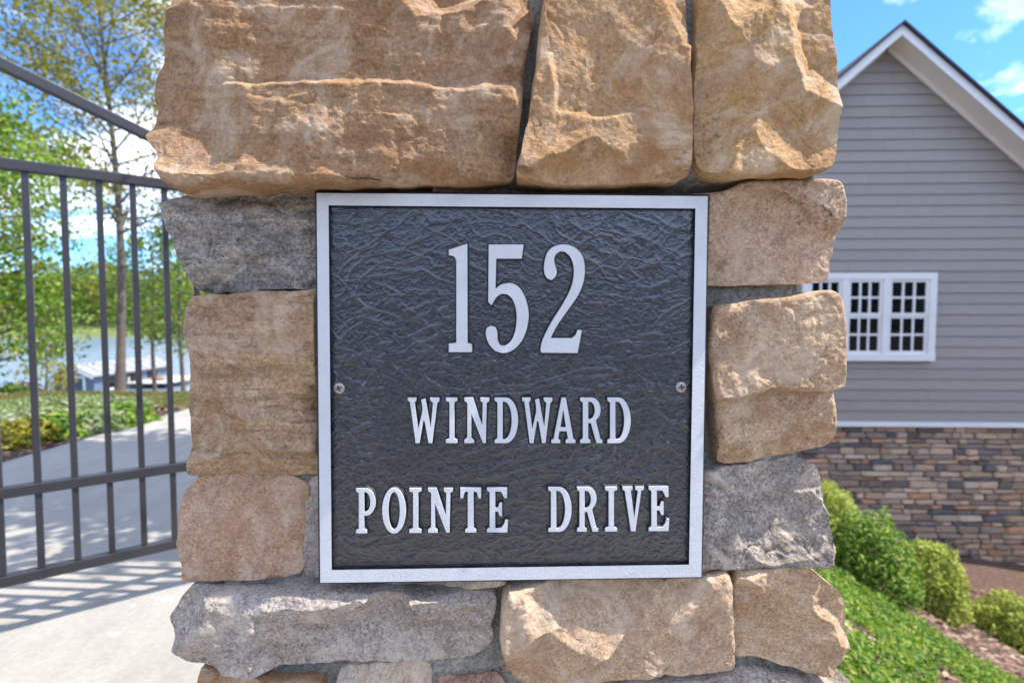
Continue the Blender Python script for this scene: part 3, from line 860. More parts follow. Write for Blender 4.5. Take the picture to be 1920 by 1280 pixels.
S7 = [(580, 902), (600, 892), (670, 892), (675, 1085), (596, 1084), (571, 1080), (567, 1065), (571, 977), (574, 924)]
stone(S7, -0.006, 0.12, ASH, 107, na=180, nr=36, rnd=0.008, relief=0.003, chips=2, label='narrow pale sliver of stone half hidden behind the plaque')
S8 = [(353, 1106), (406, 1105), (512, 1102), (601, 1098), (700, 1102), (760, 1107), (902, 1111), (925, 1114), (930, 1132), (922, 1172), (926, 1198), (914, 1218), (898, 1231), (867, 1240), (800, 1240), (760, 1242), (654, 1240), (583, 1247), (477, 1252), (406, 1251), (371, 1245), (340, 1238), (328, 1210), (325, 1172), (319, 1154), (332, 1134)]
stone(S8, 0.002, 0.22, ASH, 108, rnd=0.010, relief=0.005, chips=5,
      ledges=[([(890, 1240), (897, 1195), (912, 1172), (935, 1168)], 0.014, 0.006), ([(330, 1118), (450, 1122), (640, 1116)], -0.007, 0.012)],
      label='long ash grey stone below the plaque at left')
S9 = [(953, 1093), (1029, 1086), (1212, 1083), (1321, 1080), (1356, 1071), (1370, 1082), (1376, 1168), (1378, 1250), (1370, 1258), (1321, 1264), (1212, 1273), (1102, 1281), (1030, 1290), (975, 1280), (956, 1259), (942, 1205), (936, 1168), (941, 1124)]
stone(S9, 0.009, 0.22, CREAM, 109, rnd=0.014, relief=0.005, chips=4,
      ledges=[([(1225, 1095), (1190, 1140), (1170, 1185), (1140, 1225), (1105, 1245), (1090, 1285)], -0.013, 0.004), ([(1020, 1215), (1070, 1180), (1090, 1120)], 0.005, 0.005)],
      label='cream stone with a diagonal ledge below the plaque')
S10 = [(1383, 1068), (1430, 1062), (1489, 1059), (1511, 1062), (1547, 1088), (1576, 1113), (1585, 1150), (1591, 1197), (1589, 1226), (1576, 1249), (1540, 1264), (1485, 1256), (1430, 1243), (1388, 1236), (1381, 1222), (1379, 1168), (1377, 1095)]
stone(S10, 0.009, 0.24, SAND, 110, rnd=0.018, relief=0.007, chips=8,
      ledges=[([(1370, 1092), (1440, 1095), (1530, 1100), (1600, 1120)], -0.018, 0.010), ([(1470, 1110), (1440, 1150), (1500, 1200)], 0.006, 0.004)],
      label='sandy corner stone at lower right of the pillar')
S11 = [(1280, 884), (1339, 877), (1394, 871), (1449, 863), (1481, 855), (1518, 863), (1536, 882), (1541, 913), (1547, 968), (1549, 1004), (1547, 1050), (1521, 1056), (1430, 1058), (1321, 1064), (1280, 1066)]
stone(S11, -0.004, 0.22, DUSK, 111, rnd=0.012, relief=0.006, chips=5, rough=1.6, label='dusky grey stone at lower right of the plaque')
S12 = [(1331, 574), (1411, 562), (1490, 553), (1520, 546), (1544, 549), (1556, 565), (1558, 600), (1561, 644), (1559, 696), (1558, 727), (1561, 780), (1560, 825), (1545, 838), (1499, 850), (1442, 860), (1368, 869), (1348, 866), (1338, 823), (1333, 758), (1325, 720), (1322, 640)]
stone(S12, 0.002, 0.24, SAND, 112, na=480, nr=92, rnd=0.011, relief=0.004, chips=2, scoops=0,
      ledges=[([(1320, 752), (1350, 748), (1394, 742), (1429, 724), (1455, 731), (1481, 735), (1525, 735), (1590, 724)], 0.014, 0.003), ([(1400, 565), (1385, 604), (1368, 648), (1325, 692)], 0.009, 0.005)],
      label='large sandy stone split by a ledge right of the plaque')
S13 = [(1290, 368), (1346, 363), (1385, 348), (1455, 342), (1522, 341), (1558, 343), (1569, 352), (1574, 377), (1574, 408), (1568, 447), (1560, 482), (1554, 516), (1545, 528), (1516, 532), (1455, 533), (1368, 535), (1290, 535)]
stone(S13, -0.002, 0.24, PINK, 113, rnd=0.007, relief=0.003, chips=2, rough=0.7, label='pinkish stone at upper right of the plaque')
stone([(378, 1250), (500, 1262), (610, 1262), (618, 1300), (618, 1360), (380, 1365), (372, 1300)], -0.004, 0.2, TAN, 114, na=160, nr=36, rnd=0.016, chips=3, label='brown stone cut off by the lower edge at left')
stone([(634, 1262), (660, 1250), (720, 1247), (800, 1243), (806, 1262), (806, 1350), (640, 1352)], 0.000, 0.16, PALE, 115, na=160, nr=36, rnd=0.010, chips=3, label='pale stone cut off by the lower edge')
stone([(822, 1262), (880, 1252), (930, 1250), (950, 1275), (985, 1297), (985, 1350), (824, 1355)], -0.014, 0.16, RUDDY, 116, na=160, nr=36, rnd=0.012, chips=3, rough=1.8, label='reddish stone cut off by the lower edge')
stone([(1010, 1300), (1110, 1287), (1220, 1278), (1330, 1270), (1385, 1256), (1440, 1258), (1500, 1272), (1545, 1276), (1580, 1262), (1586, 1290), (1584, 1380), (1010, 1390)], -0.008, 0.22, DUSK, 117, na=220, nr=40, rnd=0.010, chips=3, rough=1.8, label='dark grey stone cut off by the lower edge at right')
stone([(705, 1080), (760, 1076), (940, 1076), (950, 1088), (930, 1095), (880, 1101), (800, 1100), (735, 1100)], -0.002, 0.08, PALE, 118, na=120, nr=24, rnd=0.005, relief=0.002, chips=1, label='thin stone sliver showing under the plaque')
stone([(820, 352), (870, 349), (920, 350), (975, 356), (985, 372), (810, 372)], -0.002, 0.08, ASH, 119, na=100, nr=20, rnd=0.005, relief=0.002, chips=1, label='thin grey sliver showing above the plaque')

# mortar body of the pillar
m_mort, nt, bs, _o = new_mat('mortar'); g = NT(nt)
co = g.coord('Object')
c = g.ramp(g.noise(co, 30, 8, 0.7), [(0.3, (0.20, 0.19, 0.16)), (0.7, (0.46, 0.435, 0.375))])
c = g.mix(1.0, c, g.ramp(g.noise(co, 260, 3, 0.7), [(0.3, 0.5), (0.65, 1.4)]), 'MULTIPLY')
g.put(bs.inputs['Base Color'], c); bs.inputs['Roughness'].default_value = 0.95
g.put(bs.inputs['Normal'], g.bump(g.noise(co, 190, 8, 0.75), 1.0, 0.006))
xl_, xr_ = face(392, 640)[0], face(1512, 640)[0]
PD = 0.66                          # the pillar's depth
PT = 1.98                          # its top
def core_point(u, w_):
    return u, w_
nu, nw = 120, 170
U, Wz = np.meshgrid(np.linspace(xl_, xr_, nu), np.linspace(-0.02, PT, nw)); u_, w_ = U.ravel(), Wz.ravel()
dz_ = -0.018 + 0.024 * sstep(face(960, 352)[1], face(960, 330)[1], w_) + 0.007 * fbm(np.c_[u_ * 22, w_ * 22, 0 * u_], 4, 77) + 0.004 * fbm(np.c_[u_ * 90, w_ * 90, 0 * u_], 3, 78, 0.6)
V = np.c_[u_, -dz_, w_]
i = np.arange((nu - 1) * (nw - 1)); r_, c_ = i // (nu - 1), i % (nu - 1); a_ = r_ * nu + c_
quads = [np.c_[a_, a_ + 1, a_ + nu + 1, a_ + nu]]
edge = np.concatenate([np.arange(nu), np.arange(1, nw) * nu + nu - 1, (nw - 1) * nu + np.arange(nu - 2, -1, -1), np.arange(nw - 2, 0, -1) * nu])
b0 = len(V); Bv = V[edge].copy(); Bv[:, 1] = PD
V = np.vstack([V, Bv]); ne = len(edge); k_ = np.arange(ne); k2 = (k_ + 1) % ne
quads.append(np.c_[edge[k_], b0 + k_, b0 + k2, edge[k2]])
V = np.vstack([V, [[(xl_ + xr_) / 2, PD, PT / 2]]])
np_mesh('mortar', V, quads=np.vstack(quads), tris=np.c_[b0 + k_, np.full(ne, len(V) - 1), b0 + k2], mat=m_mort, parent=pillar)

# the courses outside the picture: below, above, and round the two sides
rngp = random.Random(3)
mats_any = [TAN, BUFF, SAND, CREAM, ASH, PINK, CHUNK]
def rect(s0, s1, z0, z1):
    j = lambda: rngp.uniform(-.008, .008)
    return [(s0 + j(), z0 + j()), ((s0 + s1) / 2, z0 + j()), (s1 + j(), z0 + j()), (s1 + j(), (z0 + z1) / 2), (s1 + j(), z1 + j()), ((s0 + s1) / 2, z1 + j()), (s0 + j(), z1 + j()), (s0 + j(), (z0 + z1) / 2)]
FL, FR = face(325, 640)[0], face(1580, 640)[0]
def low(outl, front, seed, **kw):
    return stone(outl, front, 0.16, rngp.choice(mats_any), seed, px=False, na=72, nr=16, rnd=0.014, chips=3, **kw)
zb = face(960, 1372)[1]
seed = 300
for (z0, z1) in ((0.0, zb * .34), (zb * .34 + .014, zb * .68), (zb * .68 + .014, zb - .02)):
    cuts = [FL, FL + rngp.uniform(.18, .3), FL + rngp.uniform(.40, .52), FR]
    for a, b in zip(cuts[:-1], cuts[1:]): low(rect(a + .007, b - .007, z0, z1), 0.004, seed); seed += 1
zt = face(960, -42)[1]
for (z0, z1) in ((zt, zt + .2), (zt + .214, zt + .40), (zt + .414, PT)):
    cuts = [FL, FL + rngp.uniform(.2, .3), FL + rngp.uniform(.42, .52), FR]
    for a, b in zip(cuts[:-1], cuts[1:]): low(rect(a + .007, b - .007, z0, z1), 0.006, seed); seed += 1
def side_stones(sgn):
    global seed
    z = 0.0
    while z < PT - .05:
        h_ = min(rngp.uniform(.13, .22), PT - z)
        cut = rngp.uniform(.38, .48)
        for a, b in ((.255, cut), (cut + .014, PD + .02)):
            if b - a < .08: continue
            o = low(rect(a, b, z, z + h_ - .014), 0.0, seed); seed += 1
            me = o.data; n = len(me.vertices); c3 = np.empty(n * 3, dtype=np.float32); me.vertices.foreach_get('co', c3); c3 = c3.reshape(-1, 3)
            # local (s, -d, z) -> on the side face: outwards = +-x, s = depth
            out = -c3[:, 1]; dep = c3[:, 0].copy()
            nv = np.stack([(FR + out) if sgn > 0 else (FL - out), dep, c3[:, 2]], 1)
            if sgn < 0: me.flip_normals()
            me.vertices.foreach_set('co', nv.astype(np.float32).ravel()); me.update()
        z += h_
side_stones(1); side_stones(-1)

# ------------------------------------------------------------------ address plaque
PB = 0.006                       # it is screwed on 6 mm proud of the pillar's face plane
FIELD_D = PB + 0.006; TOP_D = PB + 0.0105
pc = face(960, 1087, PB)
plq_o = Vector((P0.x, P0.y, 0)) + T * pc[0] + N * PB + Vector((0, 0, pc[1]))
plaque = empty('address_plaque', plq_o, YAW)
tag(plaque, 'square black address plaque with white border, number and street name', 'plaque')
def ploc(u, v, d):
    s, z = face(u, v, d); return (s - pc[0], -(d - PB), z - pc[1])
m_white, nt, bs, _o = new_mat('plaque_white'); g = NT(nt)
co = g.coord('Object')
c = g.mix(1.0, (0.63, 0.635, 0.645), g.ramp(g.noise(co, 40, 5, 0.6), [(0.3, 0.94), (0.7, 1.04)]), 'MULTIPLY')
c = g.mix(g.ramp(g.voro(co, 190), [(0.03, 0.55), (0.07, 0.0)]), c, (0.22, 0.21, 0.2))
g.put(bs.inputs['Base Color'], c); bs.inputs['Roughness'].default_value = 0.55
g.put(bs.inputs['Normal'], g.bump(g.noise(co, 420, 5, 0.7), 0.8, 0.0020))
m_black, nt, bs, _o = new_mat('plaque_black_edge'); g = NT(nt)
co = g.coord('Object')
c = g.mix(g.ramp(g.noise(co, 420, 4, 0.7), [(0.62, 0.0), (0.74, 1.0)]), (0.018, 0.019, 0.022), (0.16, 0.14, 0.115))
g.put(bs.inputs['Base Color'], c); bs.inputs['Roughness'].default_value = 0.4
g.put(bs.inputs['Normal'], g.bump(g.noise(co, 260, 6, 0.7), 0.7, 0.002))
m_leather, nt, bs, _o = new_mat('plaque_leather_black'); g = NT(nt)
co = g.coord('Object', rot=(0, R(-14), 0))
warp = g.noise(co, 9, 4, 0.5)
cr1 = g.coord('Object', scale=(0.33, 1, 1.0), rot=(0, R(-16), 0))
cr2 = g.coord('Object', scale=(0.38, 1, 1.0), rot=(0, R(22), 0), loc=(2.3, 0, 1.1))
crease1 = g.noise(cr1, 46, 6, 0.55, 1.3, 'RIDGED_MULTIFRACTAL')
crease2 = g.noise(cr2, 30, 5, 0.5, 1.6, 'RIDGED_MULTIFRACTAL')
where = g.ramp(g.noise(co, 6, 3, 0.6), [(0.35, 0.25), (0.65, 1.0)])
creases = g.math('MULTIPLY', g.math('ADD', g.ramp(crease1, [(0.45, 0.0), (1.0, 1.0)]), g.ramp(crease2, [(0.5, 0.0), (1.0, 1.0)])), where)
peel = g.noise(co, 240, 4, 0.6, 0.4)
grain = g.voro(co, 330)
n3 = g.bump(peel, 1.0, 0.0011)
g.put(bs.inputs['Normal'], n3)
c = g.mix(g.ramp(g.noise(co, 300, 4, 0.8), [(0.60, 0.0), (0.72, 0.7)]), (0.006, 0.009, 0.016), (0.035, 0.035, 0.038))
g.put(bs.inputs['Base Color'], c)
bs.inputs['Roughness'].default_value = 0.2; bs.inputs['Specular IOR Level'].default_value = 1.0; bs.inputs['IOR'].default_value = 1.58
c4 = [(593.5, 362), (1327, 368), (1315, 1081), (600.5, 1092)]          # outer corners
i4 = [(616, 385), (1304, 391), (1292, 1058), (622, 1068)]              # inner corners of the border
def quad_ring(c_, d, grow=0.0):
    P = [ploc(u, v, d) for u, v in c_]
    cx = sum(p[0] for p in P) / 4; cz = sum(p[2] for p in P) / 4
    return [(p[0] + math.copysign(grow, p[0] - cx), p[1], p[2] + math.copysign(grow, p[2] - cz)) for p in P]
# plate: body with black edge
back = quad_ring(c4, TOP_D, 0.0034); back = [(p[0], 0.0, p[2]) for p in back]
ed = quad_ring(c4, TOP_D, 0.0026); ed = [(p[0], -(TOP_D - PB) + 0.0030, p[2]) for p in ed]
outer = quad_ring(c4, TOP_D)
inner = quad_ring(i4, TOP_D)
foot = quad_ring(i4, TOP_D, -0.0016); foot = [(p[0], -(FIELD_D - PB), p[2]) for p in foot]
def strip(r0, r1): return r0 + r1, [(i, (i + 1) % 4, 4 + (i + 1) % 4, 4 + i) for i in range(4)]
bvs, bfs, bm = [], [], []
for r0, r1, mi in ((back, ed, 0), (ed, outer, 0), (inner, foot, 0)):
    v_, f_ = strip(r0, r1); b = len(bvs); bvs += v_; bfs += [tuple(i + b for i in f) for f in f_]; bm += [0] * 4
bvs += back; bfs.append(tuple(len(bvs) - 4 + i for i in (3, 2, 1, 0)))
mesh_obj('plate', bvs, bfs, m_black, plaque)
v_, f_ = strip(outer, inner); mesh_obj('border', v_, f_, m_white, plaque)
# recessed field as a real relief sheet
nf = 430
fu, fv = np.meshgrid(np.linspace(0, 1, nf), np.linspace(0, 1, nf)); fu, fv = fu.ravel(), fv.ravel()
A = [np.array(p) for p in foot]   # TL, TR, BR, BL
pts = (1 - fv)[:, None] * ((1 - fu)[:, None] * A[0] + fu[:, None] * A[1]) + fv[:, None] * ((1 - fu)[:, None] * A[3] + fu[:, None] * A[2])
def ridge(x, z, ang, sx, sz, seed, warp):
    c_, s_ = math.cos(R(ang)), math.sin(R(ang))
    a, b = c_ * x + s_ * z, -s_ * x + c_ * z
    w1 = warp * fbm(np.c_[x * 16, z * 16, 0 * x + seed], 3, seed); 
    n_ = vnoise(np.c_[a * sx, (b + w1) * sz, 0 * x + seed * 1.7], seed + 1)
    m_ = np.clip(0.5 + 1.4 * vnoise(np.c_[x * 11, z * 11, 0 * x + seed * 2.3], seed + 2), 0, 1)
    return np.clip(1 - np.abs(n_) * 5.0, 0, 1) ** 1.3 * m_
fx, fz = pts[:, 0], pts[:, 2]
rel_ = np.zeros(len(pts))
for ang, sx, sz, sd_, wp, am in ((10, 24, 88, 3, .020, .44), (32, 20, 76, 13, .024, .52), (-18, 23, 84, 23, .020, .42), (58, 26, 80, 33, .020, .32), (-46, 24, 76, 43, .020, .32), (4, 48, 170, 53, .010, .26), (24, 46, 165, 63, .010, .28), (-30, 48, 165, 73, .010, .24)):
    rel_ += am * ridge(fx, fz, ang, sx, sz, sd_, wp)
rel_ += 0.13 * fbm(np.c_[fx * 260, fz * 330, 0 * fx], 3, 9, 0.75)
pts[:, 1] -= 0.0015 * rel_ * np.clip(np.minimum(np.minimum(fu, 1 - fu), np.minimum(fv, 1 - fv)) * 60, 0, 1)
i = np.arange((nf - 1) ** 2); r_, c_ = i // (nf - 1), i % (nf - 1); a_ = r_ * nf + c_
np_mesh('field', pts, quads=np.c_[a_, a_ + nf, a_ + nf + 1, a_ + 1], mat=m_leather, parent=plaque)

def arc(cx, cy, rx, ry, a0, a1, n=10):
    return [(cx + rx * math.cos(R(a0 + (a1 - a0) * k / n)), cy + ry * math.sin(R(a0 + (a1 - a0) * k / n))) for k in range(n + 1)]
G = {}
G['I'] = (24.5, [[(0, 0), (24.5, 0), (24.5, 8), (21, 9.5), (18, 11), (18, 89), (21, 91), (24.5, 92.5), (24.5, 100), (0, 100), (0, 92.5), (4, 91), (7.5, 89), (7.5, 11), (4, 9.5), (0, 8)]])
G['N'] = (53, [[(0, 0), (20.5, 0), (20.5, 7), (15, 12), (15, 65), (39.5, 0), (45.5, 0), (47.5, 88), (53, 92), (53, 100), (34, 100), (34, 93), (39, 88), (38, 39), (18, 100), (0, 100), (0, 93), (6.5, 88), (6.5, 13), (0, 7)]])
G['D'] = (52, [[(0, 0)] + [(24, 0)] + arc(24, 50, 27, 50, -80, 80, 16) + [(24, 100), (0, 100), (0, 93), (6, 89), (6, 11), (0, 7)],
               [(17.5, 9), (17.5, 91)] + arc(21, 50, 16, 41, 88, -88, 16)])
G['R'] = (50, [[(0, 0), (23, 0), (23, 7), (18, 11), (18, 44), (24, 44), (35, 6), (37, 0), (50, 0), (50, 7), (46, 9), (36, 47)] + arc(25, 73.5, 21, 26.5, -58, 82, 12) + [(25, 100), (0, 100), (0, 93), (6, 89), (6, 11), (0, 7)],
               [(18, 53), (18, 91)] + arc(21, 72, 12, 19, 88, -88, 10)])
G['P'] = (43, [[(0, 0), (24, 0), (24, 7), (18, 11), (18, 39)] + arc(22, 69.5, 21, 30.5, -84, 84, 14) + [(22, 100), (0, 100), (0, 93), (6, 89), (6, 11), (0, 7)],
               [(18, 48), (18, 91)] + arc(20, 69.5, 11.5, 21.5, 88, -88, 10)])
G['O'] = (52, [arc(26, 50, 26, 51, 0, 350, 35), arc(26, 50, 12.5, 41, 360, 10, 35)])
G['T'] = (46, [[(11, 0), (35, 0), (35, 7), (29.5, 11), (29.5, 91), (36, 90), (40, 76), (46, 76), (46, 100), (0, 100), (0, 76), (6, 76), (10, 90), (16.5, 91), (16.5, 11), (11, 7)]])
G['E'] = (46, [[(0, 0), (44, 0), (46, 28), (40, 28), (37, 18), (31, 10), (18, 9), (18, 46), (24, 46), (28, 36), (33, 36), (33, 66), (28, 66), (24, 55), (18, 55), (18, 91), (31, 90), (38, 76), (44, 76), (44, 100), (0, 100), (0, 93), (6, 89), (6, 11), (0, 7)]])
G['V'] = (47, [[(0, 100), (0, 93), (5, 90), (18.5, 0), (28.5, 0), (41.5, 90), (47, 93), (47, 100), (28, 100), (28, 93), (34, 90), (26, 30), (18, 90), (22, 93), (22, 100)]])
G['W'] = (68.7, [[(0, 100), (0.7, 92), (4.9, 91), (17.4, 0), (25.7, 0), (34, 49), (37, 47), (45.1, 0), (52.8, 0), (63.9, 88), (68, 92), (68.7, 100), (48.6, 100), (48.6, 94), (54.9, 88), (50, 35), (38.2, 98), (29.2, 95), (31.9, 71.5), (22.9, 31), (15.3, 90), (18.7, 92), (19.4, 100)]])
G['A'] = (52, [[(0, 0), (19, 0), (19, 7), (14.5, 10), (17.5, 26), (33, 26), (36, 10), (31, 7), (31, 0), (52, 0), (52, 7), (47.5, 10), (31, 100), (22, 100), (5, 10), (0, 7)], [(19.5, 35), (25.5, 74), (31.5, 35)]])
def z1c(pts): return [((x - 928) / 7.22, (1137 - y) / 7.22) for x, y in pts]
G['1'] = (21.5, [[(0, 94.5), (17.3, 100), (17.5, 9), (19, 8), (21.7, 7.5), (21.7, 0), (0, 0), (0, 8), (4, 8.3), (7, 9), (7, 82), (6.3, 86), (4.5, 88.5), (0, 89.6)]])
five = [(1193, 418), (1426, 418), (1413, 512), (1243, 512), (1238, 712), (1275, 685), (1330, 672), (1380, 690), (1425, 745), (1453, 830), (1458, 910), (1440, 1000), (1405, 1070), (1350, 1122), (1290, 1140), (1235, 1125), (1195, 1080), (1174, 1020), (1178, 975), (1208, 957), (1238, 967), (1250, 1000), (1252, 1050), (1267, 1085), (1297, 1092), (1335, 1067), (1365, 1010), (1378, 930), (1375, 850), (1350, 780), (1315, 748), (1280, 746), (1245, 768), (1212, 822), (1190, 800)]
G['5'] = (None, [[((x - 1174) / 7.22, (1137 - y) / 7.22) for x, y in five]])
two = [(190, 1115), (195, 1137), (440, 1140), (468, 988), (440, 985), (425, 1020), (400, 1040), (258, 1040), (300, 960), (370, 860), (440, 760), (478, 670), (488, 570), (470, 490), (420, 437), (350, 417), (280, 432), (235, 475), (215, 550), (217, 610), (237, 645), (265, 655), (290, 635), (300, 600), (290, 560), (281, 520), (292, 485), (320, 464), (355, 466), (390, 500), (412, 560), (412, 640), (385, 730), (330, 830), (260, 940), (205, 1050)]
G['2'] = (None, [[((x - 190) / 7.22, (1137 - y) / 7.22) for x, y in two]])
def offset(P, d):
    """push a closed loop outwards (left-hand solid) by d"""
    P = np.asarray(P); t0 = P - np.roll(P, 1, 0); t1 = np.roll(P, -1, 0) - P
    t0 /= np.linalg.norm(t0, axis=1, keepdims=True) + 1e-12; t1 /= np.linalg.norm(t1, axis=1, keepdims=True) + 1e-12
    n0 = np.c_[t0[:, 1], -t0[:, 0]]; n1 = np.c_[t1[:, 1], -t1[:, 0]]
    m_ = n0 + n1; L = np.linalg.norm(m_, axis=1, keepdims=True); m_ = m_ / np.maximum(L, 1e-6)
    sc = 1 / np.maximum(0.55, np.sum(m_ * n0, axis=1, keepdims=True))
    return P + m_ * d * sc
def area(P): return 0.5 * np.sum(P[:, 0] * np.roll(P[:, 1], -1) - np.roll(P[:, 0], -1) * P[:, 1])
def glyph(ch, x0, x1, yb, yt, name):
    w_, loops = G[ch]
    allx = [p[0] for p in loops[0]]; gx0, gx1 = min(allx), max(allx)
    rings = []
    for li, lp in enumerate(loops):
        Q = densify(lp, corner=32, n_sub=5)
        keep = [0]
        for i in range(1, len(Q)):
            if np.linalg.norm(Q[i] - Q[keep[-1]]) > 0.25: keep.append(i)
        Q = Q[keep]
        px_ = np.c_[x0 + (Q[:, 0] - gx0) / (gx1 - gx0) * (x1 - x0), yb - Q[:, 1] / 100 * (yb - yt)]
        L = np.array([[ploc(u, v, TOP_D)[0], ploc(u, v, TOP_D)[2]] for u, v in px_])
        if (area(L) > 0) != (li == 0): L = L[::-1]
        rings.append(L)
    vs_, fs_, fm = [], [], []
    ytop = -(TOP_D - PB); lev = [(-0.00025, ytop), (0.0001, ytop + 0.0005), (0.0019, -(FIELD_D - PB) + 0.0006)]
    flat = []
    for L in rings:
        n = len(L); b = len(vs_)
        for d, y in lev:
            for p in offset(L, d): vs_.append((p[0], y, p[1]))
        for k in range(len(lev) - 1):
            for i in range(n):
                j = (i + 1) % n
                fs_.append((b + k * n + i, b + k * n + j, b + (k + 1) * n + j, b + (k + 1) * n + i)); fm.append(0 if k == 0 else 1)
        flat.append((b, n))
    poly = [[Vector((vs_[b + i][0], vs_[b + i][2], 0)) for i in range(n)] for b, n in flat]
    idx = [b + i for b, n in flat for i in range(n)]
    for t in tessellate_polygon(poly):
        a, b, c_ = [idx[i] for i in t]
        A_, B_, C_ = vs_[a], vs_[b], vs_[c_]
        cr_ = (B_[0] - A_[0]) * (C_[2] - A_[2]) - (B_[2] - A_[2]) * (C_[0] - A_[0])
        fs_.append((a, b, c_) if cr_ > 0 else (a, c_, b)); fm.append(0)
    # outward side winding
    o = mesh_obj(name, vs_, fs_, [m_white, m_black], plaque, fmat=fm)
    return o
TXT = [('1', 841.5, 885, 660, 457), ('5', 911, 991, 661, 457.5), ('2', 1013.5, 1096.5, 661, 457.5)]
WW = [('W', 764, 824), ('I', 836, 857.5), ('N', 870.5, 917.5), ('D', 927.5, 971.5), ('W', 979, 1036), ('A', 1034, 1079), ('R', 1088, 1129.5), ('D', 1139, 1182.5)]
PP = [('P', 667.5, 704), ('O', 716.5, 761), ('I', 767.5, 790), ('N', 802.5, 849), ('T', 863, 902), ('E', 913, 952.5), ('D', 1028, 1071.5), ('R', 1082, 1121.5), ('I', 1134.5, 1157), ('V', 1167.5, 1207), ('E', 1216.5, 1255)]
for ch, a, b, yb, yt in TXT: glyph(ch, a, b, yb, yt, 'numeral')
for ch, a, b in WW: glyph(ch, a, b, 830.5, 745.0, 'letter')
for ch, a, b in PP:
    f = (a - 667) / 588
    glyph(ch, a, b, 999.5 - 4.5 * f, 915 - 4 * f, 'letter')
# two screws with crossed slots
m_screw = plain('screw_head', (0.42, 0.36, 0.33), 0.4, 0.25, 300, metal=0.6)
m_slot = plain('screw_slot', (0.02, 0.02, 0.02), 0.7)
for (u, v, rot) in ((635, 728, 0.35), (1278, 726, 0.15)):
    cx, cy_, cz = ploc(u, v, FIELD_D + .002)
    r0 = 0.0058; n = 24; vs_ = []; fs_ = []
    for rr, dy in ((1.0, .0018), (1.0, .0010), (.82, .0001), (.5, -.0003)):
        for k in range(n): vs_.append((cx + r0 * rr * math.cos(2 * math.pi * k / n), cy_ + dy, cz + r0 * rr * math.sin(2 * math.pi * k / n)))
    for q in range(3):
        for k in range(n): fs_.append((q * n + k, q * n + (k + 1) % n, (q + 1) * n + (k + 1) % n, (q + 1) * n + k))
    fs_.append(tuple(3 * n + k for k in range(n)))
    s = mesh_obj('screw', vs_, fs_, m_screw, plaque, smooth=True)
    mb = MB()
    for a in (rot, rot + math.pi / 2):
        mb.bar((cx - .0032 * math.cos(a), cy_ - .0003, cz - .0032 * math.sin(a)), (cx + .0032 * math.cos(a), cy_ - .0003 - (.0001 if a == rot else 0), cz + .0032 * math.sin(a)), .0011, .0009, up=(0, 1, 0))
    mb.build('cross_slot', m_slot, s)
# the tiny cast maker's line along the lower edge (too worn to read: small raised dashes)
mk = MB(); rr_ = random.Random(8)
for (u0, u1, v0, v1) in ((638, 812, 1057, 1053), (1123, 1200, 1047, 1045)):
    u = u0
    while u < u1:
        f = (u - u0) / (u1 - u0); w_ = rr_.uniform(1.8, 3.2)
        if rr_.random() > .12:
            x_, y_, z_ = ploc(u, v0 + (v1 - v0) * f, FIELD_D); s_ = .00052
            mk.box(x_ - w_ * .0002, x_ + w_ * .0002, y_ - .0008, y_ + .0008, z_ - rr_.uniform(.0009, .0016), z_ + rr_.uniform(.0009, .0016))
        u += w_ + 1.6
tag(mk.build('maker_line', m_leather, plaque), kind='stuff')

# ------------------------------------------------------------------ gate
m_gate, nt, bs, _o = new_mat('gate_bronze_paint'); g = NT(nt)
co = g.coord('Object')
c = g.mix(1.0, (0.024, 0.023, 0.028), g.ramp(g.noise(co, 8, 6, 0.7), [(0.3, 0.8), (0.7, 1.3)]), 'MULTIPLY')
g.put(bs.inputs['Base Color'], c); bs.inputs['Roughness'].default_value = 0.42; bs.inputs['Specular IOR Level'].default_value = 0.6
GD = Vector((1290.0, 1000.0, 0)).normalized()
GY = 1.93
GP = at_y(330, 592, GY)
gate = empty('driveway_gate', (GP.x, GP.y, 0), math.atan2(GD.y, GD.x))
tag(gate, 'dark metal picket gate with a sloping top rail left of the stone pillar', 'gate')
def gt(u):                       # photo column -> distance along the gate
    k = (u - 960) / FPX / math.cos(PITCH)
    return (k * GP.y - GP.x) / (GD.x - GD.y * k)
def gzz(u, v):                   # photo point -> (along, height) in the gate's plane
    r = ray(u, v); nrm_ = Vector((-GD.y, GD.x, 0)); o = Vector((GP.x, GP.y, 0))
    t = (o - CAM).dot(nrm_) / r.dot(nrm_); p = CAM + r * t
    return (p - o).dot(GD), p.z
def rail_z(p): return sum(gzz(u, v)[1] for u, v in p) / len(p)
z_top = rail_z([(10, 309), (315, 346)]); z_low = rail_z([(5, 923), (315, 878)]); z_bot = rail_z([(5, 1090), (310, 1020)])
ta, tb = -1.95, 0.36
RW = 0.034
for zz in (z_top, z_low, z_bot):
    MB().box(ta, tb, -RW / 2, RW / 2, zz - RW / 2, zz + RW / 2).build('rail', m_gate, gate, bevel=.003)
(s0, q0), (s1, q1) = gzz(2, 121), gzz(284, 258)
sl = (q1 - q0) / (s1 - s0)
s_end = s0 + (z_top - q0) / sl
MB().bar((ta + .3, 0, q0 + sl * (ta + .3 - s0)), (min(s_end, tb), 0, q0 + sl * (min(s_end, tb) - s0)), RW, RW).build('sloping_rail', m_gate, gate, bevel=.003)
MB().bar((ta + .3, 0, q0 + sl * (ta + .3 - s0)), (ta, 0, q0 + sl * (ta + .3 - s0) + .03), RW, RW).build('sloping_rail', m_gate, gate, bevel=.003)
t_bar = np.mean([gt(u) + 0.0915 * k for k, u in enumerate((314, 259, 196, 131, 61))])
pk = None; k = -4
BWD = 0.0185
t = t_bar + 0.0915 * 3
